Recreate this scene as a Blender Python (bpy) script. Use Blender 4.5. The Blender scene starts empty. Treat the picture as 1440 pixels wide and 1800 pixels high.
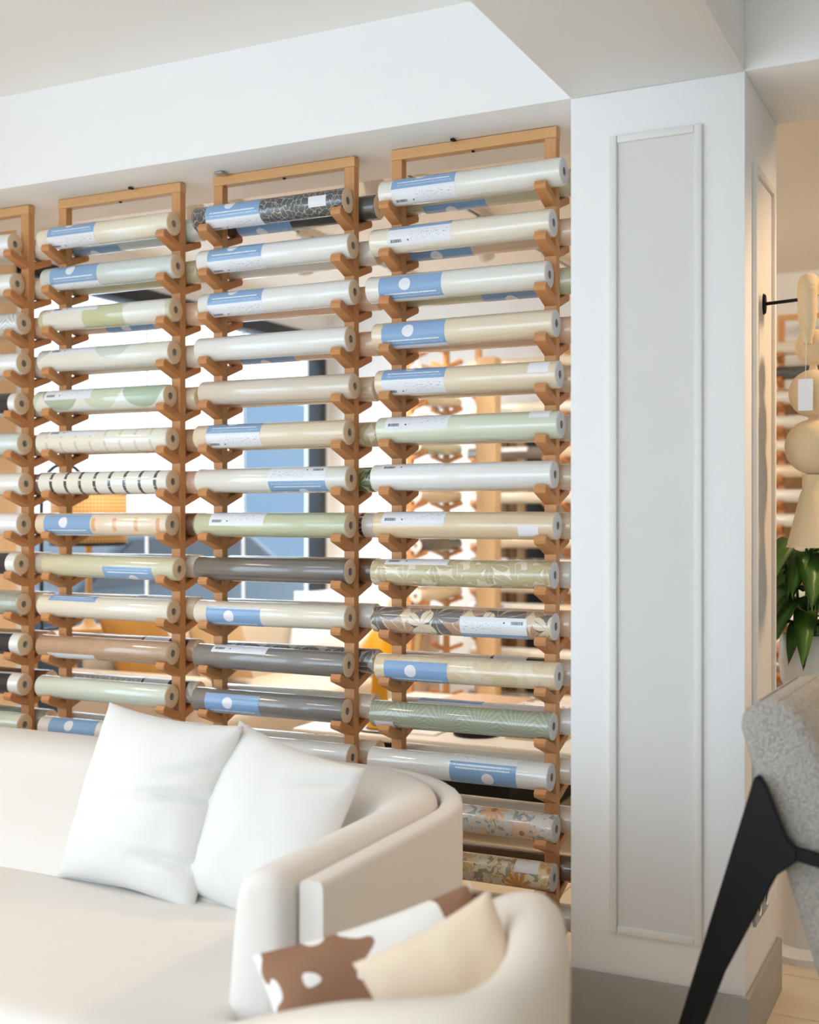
import bpy, bmesh, math, random
from mathutils import Vector, Matrix, noise
random.seed(7)
S = bpy.context.scene
COL = S.collection
PI = math.pi
R_ = math.radians

# ------------------------------------------------------------------ camera, world, exposure
CAMH = 1.32
cam_d = bpy.data.cameras.new('camera'); cam = bpy.data.objects.new('camera', cam_d); COL.objects.link(cam)
cam.location = (0, 0, CAMH)
cam.rotation_euler = (R_(90.0), 0, R_(26.2))
cam_d.sensor_fit = 'VERTICAL'; cam_d.sensor_height = 36.0; cam_d.sensor_width = 28.8
cam_d.lens = 36.0 * 2125 / 1800
cam_d.shift_y = 5.0 / 1800
cam_d.clip_start = 0.05
cam_d.dof.use_dof = True; cam_d.dof.focus_distance = 3.4; cam_d.dof.aperture_fstop = 2.2
S.camera = cam

W = bpy.data.worlds.new('sky'); S.world = W; W.use_nodes = True
bg = W.node_tree.nodes['Background']
bg.inputs[0].default_value = (0.70, 0.85, 1.0, 1); bg.inputs[1].default_value = 3.95

S.view_settings.view_transform = 'Standard'; S.view_settings.look = 'None'
S.view_settings.exposure = 0.0; S.view_settings.gamma = 1.0
S.view_settings.use_curve_mapping = False
try:
    S.cycles.max_bounces = 6; S.cycles.diffuse_bounces = 5; S.cycles.glossy_bounces = 2; S.cycles.transparent_max_bounces = 8
    S.cycles.adaptive_threshold = 0.08
    S.cycles.sample_clamp_indirect = 6.0
except Exception: pass

def portal(name, loc, rot, sx, sy):
    l = bpy.data.lights.new(name, 'AREA'); l.shape = 'RECTANGLE'; l.size = sx; l.size_y = sy
    l.cycles.is_portal = True
    o = bpy.data.objects.new(name, l); o.location = loc; o.rotation_euler = rot; COL.objects.link(o)
portal('front_window_daylight', (-2.0, -2.62, 1.3), (R_(90), 0, 0), 3.9, 2.4)
portal('left_window_daylight', (-4.34, -.6, 1.3), (R_(90), 0, R_(-90)), 3.2, 2.3)
portal('side_window_daylight', (-4.34, 5.9, 1.25), (R_(90), 0, R_(-90)), 3.0, 2.5)

# ------------------------------------------------------------------ helpers
def lin(c):
    return tuple(((v/255)/12.92 if v/255 <= .04045 else ((v/255+.055)/1.055)**2.4) for v in c)

class NT:
    def __init__(s, name):
        s.m = bpy.data.materials.new(name); s.m.use_nodes = True
        s.t = s.m.node_tree; s.N = s.t.nodes; s.L = s.t.links
        s.b = s.N['Principled BSDF']; s.out = s.N['Material Output']
    def n(s, kind, **kw):
        x = s.N.new(kind)
        for k, v in kw.items(): setattr(x, k, v)
        return x
    def set(s, sock, v):
        if isinstance(v, bpy.types.NodeSocket): s.L.new(v, sock)
        else:
            if isinstance(v, tuple) and len(v) == 3 and sock.type == 'RGBA': v = (*v, 1)
            sock.default_value = v
    def M(s, op, a, b=None, c=None):
        x = s.n('ShaderNodeMath', operation=op)
        s.set(x.inputs[0], a)
        if b is not None: s.set(x.inputs[1], b)
        if c is not None: s.set(x.inputs[2], c)
        return x.outputs[0]
    def mix(s, f, a, b):
        x = s.n('ShaderNodeMix', data_type='RGBA')
        s.set(x.inputs[0], f); s.set(x.inputs[6], a); s.set(x.inputs[7], b)
        return x.outputs[2]
    def band(s, x, lo, hi):
        return s.M('MULTIPLY', s.M('GREATER_THAN', x, lo), s.M('LESS_THAN', x, hi))
    def uv(s):
        u = s.n('ShaderNodeTexCoord').outputs['UV']
        x = s.n('ShaderNodeSeparateXYZ'); s.L.new(u, x.inputs[0])
        return u, x.outputs[0], x.outputs[1]
    def obj(s):
        return s.n('ShaderNodeTexCoord').outputs['Object']
    def mapped(s, vec, scale):
        x = s.n('ShaderNodeMapping'); s.L.new(vec, x.inputs[0]); x.inputs['Scale'].default_value = scale
        return x.outputs[0]
    def noise(s, vec, scale, detail=2.0, rough=.5, out=0, dist=0.0):
        x = s.n('ShaderNodeTexNoise'); s.L.new(vec, x.inputs['Vector'])
        x.inputs['Scale'].default_value = scale; x.inputs['Detail'].default_value = detail
        x.inputs['Roughness'].default_value = rough; x.inputs['Distortion'].default_value = dist
        return x.outputs[out]
    def bump(s, h, strength, dist):
        x = s.n('ShaderNodeBump'); x.inputs['Strength'].default_value = strength; x.inputs['Distance'].default_value = dist
        s.L.new(h, x.inputs['Height']); s.L.new(x.outputs[0], s.b.inputs['Normal'])
    def fin(s, col=None, rough=.5, spec=.5, coat=0, coatr=.1, metal=0, sheen=0):
        if col is not None: s.set(s.b.inputs['Base Color'], col)
        s.set(s.b.inputs['Roughness'], rough); s.b.inputs['Specular IOR Level'].default_value = spec
        s.b.inputs['Coat Weight'].default_value = coat; s.b.inputs['Coat Roughness'].default_value = coatr
        s.b.inputs['Metallic'].default_value = metal; s.b.inputs['Sheen Weight'].default_value = sheen
        return s.m

def plain(name, rgb, rough=.5, var=.04, scale=6, **kw):
    t = NT(name); c = lin(rgb)
    f = t.noise(t.obj(), scale, 3)
    col = t.mix(f, tuple(max(0, v*(1-var)) for v in c), tuple(min(1, v*(1+var)) for v in c))
    return t.fin(col, rough, **kw)

def wood(name, rgb1, rgb2, axis='z', rough=.45, scale=1.0):
    t = NT(name)
    sc = {'x': (2, 30, 30), 'y': (30, 2, 30), 'z': (30, 30, 2)}[axis]
    v = t.mapped(t.obj(), tuple(k*scale for k in sc))
    f = t.noise(v, 1.5, 5, .6, dist=.8)
    col = t.mix(f, lin(rgb1), lin(rgb2))
    t.bump(f, .12, .002)
    return t.fin(col, rough, spec=.4)

def fabric(name, rgb, weave=900, bump=.25, var=.05, sheen=.25):
    t = NT(name); c = lin(rgb); o = t.obj()
    a = t.noise(t.mapped(o, (weave, weave*.5, weave)), 1.0, 2, .6)
    b = t.noise(o, 3.0, 2)
    f = t.M('ADD', t.M('MULTIPLY', a, .6), t.M('MULTIPLY', b, .4))
    col = t.mix(f, tuple(v*(1-var) for v in c), tuple(min(1, v*(1+var)) for v in c))
    t.bump(a, bump, .002)
    return t.fin(col, .92, spec=.15, sheen=sheen)

# -- mesh helpers
def from_bm(bm, name, mat, parent=None, smooth=False, autosmooth=None):
    me = bpy.data.meshes.new(name); bm.normal_update(); bm.to_mesh(me); bm.free()
    return from_me(me, name, mat, parent, smooth, autosmooth)
def from_me(me, name, mat, parent=None, smooth=False, autosmooth=None):
    mats = mat if isinstance(mat, (list, tuple)) else [mat]
    for m in mats:
        if m: me.materials.append(m)
    if smooth or autosmooth:
        me.polygons.foreach_set('use_smooth', [True]*len(me.polygons))
        if autosmooth: me.set_sharp_from_angle(angle=R_(autosmooth))
    o = bpy.data.objects.new(name, me); COL.objects.link(o)
    if parent: o.parent = parent
    return o
def pyd(verts, faces, name, mat, parent=None, smooth=False, autosmooth=None, mi=None):
    me = bpy.data.meshes.new(name); me.from_pydata([tuple(v) for v in verts], [], faces); me.update()
    bm = bmesh.new(); bm.from_mesh(me); bmesh.ops.recalc_face_normals(bm, faces=bm.faces); bm.to_mesh(me); bm.free()
    o = from_me(me, name, mat, parent, smooth, autosmooth)
    if mi: me.polygons.foreach_set('material_index', mi)
    return o
def bbox(bm, a, b):
    x0, y0, z0 = a; x1, y1, z1 = b
    vs = [bm.verts.new(p) for p in ((x0,y0,z0),(x1,y0,z0),(x1,y1,z0),(x0,y1,z0),(x0,y0,z1),(x1,y0,z1),(x1,y1,z1),(x0,y1,z1))]
    for f in ((3,2,1,0),(4,5,6,7),(0,1,5,4),(1,2,6,5),(2,3,7,6),(3,0,4,7)): bm.faces.new([vs[i] for i in f])
    return vs
def box(name, a, b, mat, parent=None, bev=0, seg=2):
    bm = bmesh.new(); bbox(bm, a, b)
    if bev: bmesh.ops.bevel(bm, geom=bm.edges[:], offset=bev, segments=seg, profile=.5, affect='EDGES')
    return from_bm(bm, name, mat, parent, autosmooth=40 if bev else None)
def prism(name, poly, axis, a, b, mat, parent=None, bev=0, seg=2, smooth=40):
    # poly: 2-D outline; axis: extrusion axis
    def P(p, t):
        if axis == 'x': return (t, p[0], p[1])
        if axis == 'y': return (p[0], t, p[1])
        return (p[0], p[1], t)
    bm = bmesh.new()
    A = [bm.verts.new(P(p, a)) for p in poly]; B = [bm.verts.new(P(p, b)) for p in poly]
    n = len(poly); bm.faces.new(A[::-1]); bm.faces.new(B)
    for i in range(n): bm.faces.new((A[i], A[(i+1) % n], B[(i+1) % n], B[i]))
    bmesh.ops.recalc_face_normals(bm, faces=bm.faces)
    if bev: bmesh.ops.bevel(bm, geom=bm.edges[:], offset=bev, segments=seg, profile=.5, affect='EDGES')
    return from_bm(bm, name, mat, parent, autosmooth=smooth if bev else None)
def lathe(name, prof, mat, parent=None, seg=24, loc=(0,0,0), axis='z', smooth=50, mi=None):
    v = []; f = []; m = []
    n = len(prof)
    for i, (r, h) in enumerate(prof):
        for k in range(seg):
            a = 2*PI*k/seg
            p = (r*math.cos(a), r*math.sin(a), h) if axis == 'z' else (h, r*math.cos(a), r*math.sin(a))
            v.append((p[0]+loc[0], p[1]+loc[1], p[2]+loc[2]))
    for i in range(n-1):
        for k in range(seg):
            f.append((i*seg+k, i*seg+(k+1) % seg, (i+1)*seg+(k+1) % seg, (i+1)*seg+k)); m.append(mi[i] if mi else 0)
    if prof[0][0] > 1e-5: f.append(tuple(range(seg))[::-1]); m.append(m[0])
    if prof[-1][0] > 1e-5: f.append(tuple(range((n-1)*seg, n*seg))); m.append(m[-1])
    me = bpy.data.meshes.new(name); me.from_pydata(v, [], f)
    bm = bmesh.new(); bm.from_mesh(me); bmesh.ops.remove_doubles(bm, verts=bm.verts, dist=1e-6)
    bmesh.ops.recalc_face_normals(bm, faces=bm.faces)
    return from_bm(bm, name, mat, parent, autosmooth=smooth)
def tube(name, pts, rad, mat, parent=None, seg=10, closed=False):
    pts = [Vector(p) for p in pts]; n = len(pts)
    rads = rad if isinstance(rad, (list, tuple)) else [rad]*n
    v = []; f = []; up = None
    for i, p in enumerate(pts):
        if closed: t = pts[(i+1) % n]-pts[i-1]
        else: t = pts[min(i+1, n-1)]-pts[max(i-1, 0)]
        t.normalize()
        if up is None: up = Vector((0,0,1)) if abs(t.z) < .9 else Vector((1,0,0))
        a = t.cross(up).normalized(); b = a.cross(t).normalized(); up = b
        for k in range(seg):
            w = 2*PI*k/seg; v.append(p + (a*math.cos(w)+b*math.sin(w))*rads[i])
    for i in range(n if closed else n-1):
        j = (i+1) % n
        for k in range(seg): f.append((i*seg+k, i*seg+(k+1) % seg, j*seg+(k+1) % seg, j*seg+k))
    if not closed: f.append(tuple(range(seg))[::-1]); f.append(tuple(range((n-1)*seg, n*seg)))
    return pyd(v, f, name, mat, parent, autosmooth=60)
def loft(name, rings, mat, parent=None, closed_ring=False, caps=False, smooth=60):
    v = []; f = []; m = len(rings[0])
    for r in rings: v += [tuple(p) for p in r]
    for i in range(len(rings)-1):
        for k in range(m if closed_ring else m-1):
            j = (k+1) % m; f.append((i*m+k, i*m+j, (i+1)*m+j, (i+1)*m+k))
    if caps: f.append(tuple(range(m))[::-1]); f.append(tuple(range((len(rings)-1)*m, len(rings)*m)))
    return pyd(v, f, name, mat, parent, autosmooth=smooth)
def pillow(name, w, h, t, mat, M, parent=None, seed=0, n=26, pinch=.07, wr=.005, folds=()):
    v = []; f = []
    def pt(i, j, s):
        a = -1+2*i/n; b = -1+2*j/n
        x = a*w/2*(1-pinch*(1-b*b)); y = b*h/2*(1-pinch*(1-a*a))
        k = max(0, (1-abs(a)**2.6))*max(0, (1-abs(b)**2.6))
        z = s*(t/2*k**.55 + .004)
        q = Vector((a*2.3+seed*3.1, b*2.3, s*.7+seed))
        z += (wr*1.6*noise.noise(q*.9) + wr*.35*noise.noise(q*2.6))*min(1, k*4)*s
        for (b0, sl, a0, dep) in folds:
            e = (b-b0-sl*(a-a0))/.055
            if a > a0: z -= s*dep*math.exp(-e*e)*min(1, (a-a0)*2.5)*min(1, k*6)
        return M @ Vector((x, y, z))
    N = n+1
    for s in (1, -1):
        for j in range(N):
            for i in range(N): v.append(pt(i, j, s))
    for s in (0, 1):
        for j in range(n):
            for i in range(n):
                q = [s*N*N+j*N+i, s*N*N+j*N+i+1, s*N*N+(j+1)*N+i+1, s*N*N+(j+1)*N+i]
                f.append(q if s == 0 else q[::-1])
    ring = [i for i in range(n)]+[j*N+n for j in range(n)]+[n*N+i for i in range(n, 0, -1)]+[j*N for j in range(n, 0, -1)]
    for k in range(len(ring)):
        a, b = ring[k], ring[(k+1) % len(ring)]
        f.append((b, a, N*N+a, N*N+b))
    return pyd(v, f, name, mat, parent, smooth=True)
def frame_mat(o, xdir, ydir):
    x = Vector(xdir).normalized(); y = Vector(ydir); y = (y-x*y.dot(x)).normalized(); z = x.cross(y)
    return Matrix(((x.x, y.x, z.x, o[0]), (x.y, y.y, z.y, o[1]), (x.z, y.z, z.z, o[2]), (0, 0, 0, 1)))

def tag(o, label, cat, group=None):
    o['label'] = label; o['category'] = cat
    if group: o['group'] = group
    return o
def struct(o, label=None):
    o['kind'] = 'structure'
    if label: o['label'] = label
    return o
def thing(name, label, cat, loc=(0,0,0), rz=0, group=None):
    o = bpy.data.objects.new(name, None); COL.objects.link(o)
    o.empty_display_size = .1
    o.location = loc; o.rotation_euler = (0, 0, rz)
    return tag(o, label, cat, group)

# ------------------------------------------------------------------ materials
M = {}
M['white'] = plain('white_paint', (247, 247, 247), .75, .01)
M['ceil'] = plain('ceiling_paint', (250, 250, 249), .85, .01)
M['backceil'] = plain('back_ceiling_paint', (250, 243, 232), .85, .01)
M['peach'] = plain('peach_wall_paint', (236, 205, 165), .8, .02)
M['base'] = plain('grey_baseboard', (168, 164, 158), .45, .06, 12)
M['moulding'] = plain('moulding_paint', (236, 234, 230), .5, .01)
M['panelcloth'] = fabric('panel_cloth', (228, 226, 224), 500, .15, .03, 0)
M['black'] = plain('black_steel', (14, 14, 15), .5, .1, spec=.25)
M['blackframe'] = plain('black_window_frame', (28, 32, 36), .5, .1)
M['rack_z'] = wood('teak_upright', (202, 140, 84), (228, 174, 120), 'z')
M['rack_x'] = wood('teak_bar', (214, 158, 98), (232, 186, 132), 'x')
M['rack_y'] = wood('teak_arm', (192, 126, 74), (220, 160, 106), 'y')
M['kraft'] = plain('roll_end_paper', (240, 218, 186), .75, .06, 60)
M['greyend'] = plain('roll_end_white', (222, 222, 222), .6, .05, 60)
M['hole'] = plain('roll_core_paper', (176, 168, 158), .8, .06, 60)
M['linen'] = fabric('cream_linen', (230, 224, 217), 900, .2, .03)
M['cushion'] = fabric('white_cushion_linen', (230, 227, 223), 700, .3, .03)
M['tub'] = fabric('cream_tub_fabric', (230, 218, 203), 800, .2, .03)
M['beigecush'] = fabric('beige_cushion_fabric', (238, 216, 190), 800, .2, .03)
M['taupecush'] = fabric('taupe_cushion_fabric', (200, 170, 130), 800, .2, .05)
M['goldcush'] = fabric('gold_velvet', (190, 140, 70), 800, .2, .12)
M['yellow'] = plain('yellow_lacquer', (246, 176, 20), .4, .03)
M['brass'] = plain('brass', (230, 180, 60), .2, .1, metal=1.0)
M['pale_wood'] = wood('pale_wood', (224, 190, 146), (240, 212, 172), 'z')
M['honey'] = wood('honey_wood', (206, 158, 92), (226, 184, 122), 'z')
M['pinkwood'] = wood('pink_wood', (206, 172, 146), (226, 198, 172), 'x')
M['dark'] = plain('dark_brown', (60, 50, 44), .6, .1)
M['ceramic'] = plain('white_ceramic', (238, 236, 232), .35, .02)
M['leaf'] = plain('leaf_green', (70, 112, 40), .4, .5, 25)
M['knit'] = fabric('beige_knit_lamp', (232, 206, 164), 160, .5, .06)
M['paper'] = plain('white_paper', (242, 242, 246), .6, .01)
M['brass_grey'] = plain('steel_clip', (190, 190, 192), .35, .05, metal=.8)
M['car'] = plain('grey_blue_car_paint', (54, 64, 72), .25, .05)
M['carglass'] = plain('dark_car_glass', (22, 28, 32), .1, .05)
M['tyre'] = plain('tyre_rubber', (30, 30, 32), .8, .05)
M['facade'] = plain('white_facade', (240, 240, 240), .8, .02)
M['bluepanel'] = plain('blue_shutter', (80, 98, 112), .6, .04)
M['pave'] = plain('pale_pavement', (226, 228, 230), .9, .05)
M['track'] = plain('white_track', (236, 230, 220), .5, .01)
M['socket'] = plain('grey_socket', (170, 172, 176), .4, .02)

def boucle(name, rgb):
    t = NT(name); o = t.obj(); c = lin(rgb)
    vo = t.n('ShaderNodeTexVoronoi'); t.L.new(o, vo.inputs['Vector']); vo.inputs['Scale'].default_value = 150
    nz = t.noise(o, 240, 3)
    f = t.M('SUBTRACT', t.M('ADD', nz, .25), t.M('MULTIPLY', vo.outputs[0], .8))
    col = t.mix(f, tuple(v*.62 for v in c), tuple(min(1, v*1.12) for v in c))
    t.bump(f, .9, .006)
    return t.fin(col, .95, spec=.1, sheen=.3)
M['boucle'] = boucle('grey_boucle', (206, 198, 188))

def cow():
    t = NT('brown_white_patch_fabric'); o = t.obj()
    f = t.noise(o, 7.5, 1.0, dist=.6)
    col = t.mix(t.M('GREATER_THAN', f, .56), lin((150, 112, 88)), lin((240, 236, 230)))
    return t.fin(col, .9, spec=.15)
M['cow'] = cow()

def cane():
    t = NT('woven_cane'); u, x, y = t.uv()
    a = t.M('FRACT', t.M('MULTIPLY', x, 70)); b = t.M('FRACT', t.M('MULTIPLY', y, 14))
    h = t.M('MULTIPLY', t.band(a, .25, .7), t.band(b, .25, .7))
    col = t.mix(h, lin((226, 172, 96)), lin((252, 232, 190)))
    return t.fin(col, .6)
M['cane'] = cane()

def glass():
    t = NT('clear_glass')
    tr = t.n('ShaderNodeBsdfTransparent'); gl = t.n('ShaderNodeBsdfGlossy'); gl.inputs['Roughness'].default_value = .02
    lw = t.n('ShaderNodeLayerWeight'); lw.inputs[0].default_value = .5
    class fr: outputs = [t.M('MULTIPLY', t.M('POWER', lw.outputs[1], 5.0), .35)]
    mx = t.n('ShaderNodeMixShader'); t.L.new(fr.outputs[0], mx.inputs[0]); t.L.new(tr.outputs[0], mx.inputs[1]); t.L.new(gl.outputs[0], mx.inputs[2])
    t.L.new(mx.outputs[0], t.out.inputs[0]); t.N.remove(t.b)
    return t.m
M['glass'] = glass()
def glow(name, rgb, s):
    t = NT(name); t.fin((0.8, .8, .8), .5); t.b.inputs['Emission Color'].default_value = (*lin(rgb), 1); t.b.inputs['Emission Strength'].default_value = s
    return t.m
M['lampglow'] = glow('lit_lamp_lens', (255, 224, 180), 6)

# wallpaper prints. body UV: x = metres along the roll, y = metres round it
PAT = {}
def film(t, col, rough=.3, wr=1.0, coat=1.0):
    u = t.obj()
    n1 = t.noise(t.mapped(u, (7, 34, 34)), 1.2, 4, .65)
    t.bump(n1, .38*wr, .004)
    t.b.inputs['Coat IOR'].default_value = 1.7
    return t.fin(col, rough, spec=.4, coat=coat, coatr=.07)
def paper(name, rgb, tex=.03, kind='fine'):
    t = NT('wallpaper_'+name); u, x, y = t.uv(); c = lin(rgb)
    sc = {'fine': (300, 300, 1), 'streak': (14, 220, 1), 'stone': (26, 26, 1)}[kind]
    f = t.noise(t.mapped(u, sc), 1, 4, .6)
    col = t.mix(f, tuple(v*(1-tex*2) for v in c), tuple(min(1, v*(1+tex)) for v in c))
    PAT[name] = film(t, col)
for nm, c, tex, k in (('cream', (240, 232, 214), .02, 'fine'), ('white', (240, 240, 238), .015, 'fine'), ('offwhite', (236, 234, 226), .02, 'fine'),
        ('beige', (238, 220, 192), .02, 'fine'), ('greige', (226, 214, 198), .03, 'streak'), ('tan', (232, 208, 172), .05, 'stone'), ('palegrey', (214, 222, 218), .02, 'fine'),
        ('palegreen', (220, 226, 204), .03, 'fine'), ('sage', (204, 208, 172), .03, 'fine'), ('mist', (220, 228, 210), .02, 'fine'), ('taupe', (116, 108, 102), .12, 'streak'),
        ('grey', (136, 132, 128), .08, 'streak'), ('charcoal', (70, 72, 74), .08, 'fine'), ('brown', (196, 160, 130), .10, 'stone'), ('peach', (240, 206, 176), .03, 'fine'),
        ('navy', (52, 58, 78), .05, 'fine'), ('green', (70, 110, 84), .05, 'fine'), ('black', (48, 48, 50), .05, 'fine'), ('olive', (216, 212, 178), .05, 'stone'), ('marble', (176, 182, 166), .25, 'stone'),
        ('darkbrown', (120, 88, 66), .1, 'streak')):
    paper(nm, c, tex, k)

def discs(name, c1, c2, c3, tx=.17, ty=.226, r=.085):
    t = NT('wallpaper_'+name); u, x, y = t.uv()
    fx = t.M('DIVIDE', x, tx); px = t.M('MULTIPLY', t.M('SUBTRACT', t.M('FRACT', fx), .5), tx)
    py = t.M('SUBTRACT', t.M('MULTIPLY', t.M('FRACT', t.M('DIVIDE', y, ty)), ty), ty*.5)
    d = t.M('SQRT', t.M('ADD', t.M('MULTIPLY', px, px), t.M('MULTIPLY', py, py)))
    par = t.M('GREATER_THAN', t.M('FRACT', t.M('MULTIPLY', t.M('FLOOR', fx), .5)), .25)
    col = t.mix(t.M('LESS_THAN', d, r), lin(c1), t.mix(par, lin(c2), lin(c3)))
    PAT[name] = film(t, col)
discs('discs_cream', (242, 232, 208), (240, 236, 226), (236, 228, 204))
discs('discs_olive', (212, 222, 214), (206, 208, 164), (238, 236, 224))
discs('discs_white', (240, 238, 228), (238, 236, 222), (212, 220, 214))
discs('discs_green', (236, 238, 228), (212, 222, 196), (178, 198, 172))

def rings(name, bgc, fg, pitch, w, frac, broken=0):
    t = NT('wallpaper_'+name); u, x, y = t.uv()
    a = t.M('MULTIPLY', t.M('FRACT', t.M('DIVIDE', t.M('ADD', x, .01), pitch)), pitch)
    m = t.band(a, .012, .012+w)
    b = t.M('FRACT', t.M('DIVIDE', y, .075))
    m = t.M('MULTIPLY', m, t.M('LESS_THAN', b, frac))
    if broken:
        k = t.noise(t.mapped(u, (60, 420, 1)), 1, 1); m = t.M('MULTIPLY', m, t.M('GREATER_THAN', k, .36))
    PAT[name] = film(t, t.mix(m, lin(bgc), lin(fg)))
rings('rings_black', (242, 240, 230), (58, 58, 62), .062, .012, .92, 1)
rings('rings_orange', (242, 222, 196), (236, 176, 126), .088, .016, .55)
rings('rings_faint', (244, 240, 226), (226, 218, 198), .062, .010, .85)

def leaves(name, bgc, c2, c3, tx=.17, R=.082, n=5, back=None):
    t = NT('wallpaper_'+name); u, x, y = t.uv(); ty = .113
    nz = t.noise(t.mapped(u, (9, 9, 1)), 1, 1)
    col = lin(bgc)
    for li, (cx, oy, rr, pc, ph) in enumerate(((.0, .0, R, c2, .3), (tx*.5, .056, R*.9, c3, .9), (tx*.27, .03, R*.55, back or c2, .1))):
        px = t.M('SUBTRACT', t.M('MULTIPLY', t.M('FRACT', t.M('DIVIDE', t.M('SUBTRACT', x, cx), tx)), tx), tx*.5)
        py = t.M('SUBTRACT', t.M('MULTIPLY', t.M('FRACT', t.M('DIVIDE', t.M('SUBTRACT', y, oy), ty)), ty), ty*.5)
        r = t.M('SQRT', t.M('ADD', t.M('MULTIPLY', px, px), t.M('MULTIPLY', py, py)))
        an = t.M('ADD', t.M('ARCTAN2', py, px), t.M('ADD', t.M('MULTIPLY', nz, .9), ph))
        k = t.M('ABSOLUTE', t.M('COSINE', t.M('MULTIPLY', an, n/2)))
        m = t.M('LESS_THAN', r, t.M('MULTIPLY', t.M('POWER', k, .75), rr))
        vein = t.M('GREATER_THAN', t.M('ABSOLUTE', t.M('SINE', t.M('MULTIPLY', an, n/2))), .05)
        col = t.mix(t.M('MULTIPLY', m, vein), col, lin(pc))
    PAT[name] = film(t, col)
leaves('leaves_olive', (236, 222, 198), (202, 190, 150), (192, 178, 138), .17, .070)
leaves('leaves_brown', (228, 208, 178), (190, 154, 130), (112, 108, 106), .19, .092, 4, (232, 214, 186))
leaves('leaves_cream', (236, 216, 182), (240, 224, 196), (232, 210, 172))
leaves('leaves_dark', (196, 192, 186), (112, 108, 104), (96, 94, 92), .11, .056)
leaves('leaves_forest', (200, 204, 168), (72, 96, 72), (104, 124, 88), .1, .05)

def palm(name, c1, c2):
    t = NT('wallpaper_'+name); u, x, y = t.uv()
    w = t.n('ShaderNodeTexWave', wave_type='RINGS', rings_direction='SPHERICAL')
    px = t.M('SUBTRACT', t.M('FRACT', t.M('DIVIDE', x, .11)), .5); py = t.M('FRACT', t.M('DIVIDE', y, .113))
    an = t.M('ARCTAN2', t.M('SUBTRACT', py, .1), px)
    s = t.M('SINE', t.M('MULTIPLY', an, 26)); n_ = t.noise(t.mapped(u, (30, 30, 1)), 1, 2)
    m = t.M('GREATER_THAN', t.M('ADD', s, t.M('MULTIPLY', n_, .8)), .75)
    t.N.remove(w)
    PAT[name] = film(t, t.mix(m, lin(c1), lin(c2)))
palm('palm_green', (160, 168, 146), (180, 186, 164))
palm('palm_grey', (198, 196, 194), (232, 232, 230))

def scratch(name, c1, c2):
    t = NT('wallpaper_'+name); u, x, y = t.uv()
    nz = t.noise(t.mapped(u, (40, 40, 1)), 1, 2, .5, 1)
    ad = t.n('ShaderNodeMix', data_type='VECTOR'); ad.inputs[0].default_value = .03
    t.L.new(u, ad.inputs[4]); t.L.new(nz, ad.inputs[5])
    ed = t.n('ShaderNodeTexVoronoi', voronoi_dimensions='2D', feature='DISTANCE_TO_EDGE'); t.L.new(ad.outputs[1], ed.inputs['Vector']); ed.inputs['Scale'].default_value = 55
    PAT[name] = film(t, t.mix(t.M('LESS_THAN', ed.outputs[0], .05), lin(c1), lin(c2)))
scratch('scratch_charcoal', (74, 74, 76), (176, 176, 174))

def floral(name, bgc, petal, petal2, leafc, ph=0.0):
    t = NT('wallpaper_'+name); u, x, y = t.uv()
    col = None
    nz = t.noise(t.mapped(u, (34, 34, 1)), 1, 1, .4, dist=1.2)
    col = t.mix(t.M('GREATER_THAN', nz, .56), lin(bgc), lin(leafc))
    nz2 = t.noise(t.mapped(u, (50, 40, 1)), 1.3, 1, .4, dist=1.0)
    col = t.mix(t.M('GREATER_THAN', nz2, .62), col, lin(petal2))
    for (cx, ty, oy, R, n, pc) in ((.16+ph, .113, .03, .042, 12, petal), (.0+ph, .113, .085, .036, 10, petal2)):
        px = t.M('SUBTRACT', t.M('MULTIPLY', t.M('FRACT', t.M('DIVIDE', t.M('SUBTRACT', x, cx-.125), .25)), .25), .125)
        py = t.M('SUBTRACT', t.M('MULTIPLY', t.M('FRACT', t.M('DIVIDE', t.M('SUBTRACT', y, oy), ty)), ty), ty/2)
        r = t.M('SQRT', t.M('ADD', t.M('MULTIPLY', px, px), t.M('MULTIPLY', py, py)))
        an = t.M('ARCTAN2', py, px)
        k = t.M('ABSOLUTE', t.M('COSINE', t.M('MULTIPLY', an, n/2)))
        m = t.M('LESS_THAN', r, t.M('MULTIPLY', t.M('ADD', t.M('MULTIPLY', t.M('POWER', k, .6), .7), .3), R))
        col = t.mix(m, col, lin(pc))
        col = t.mix(t.M('LESS_THAN', r, R*.22), col, lin((184, 134, 96)))
    PAT[name] = film(t, col)
floral('floral_peach', (226, 224, 220), (238, 186, 140), (240, 206, 176), (160, 172, 172))
floral('floral_orange', (236, 222, 198), (226, 150, 66), (224, 190, 130), (168, 158, 128), .09)

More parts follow.
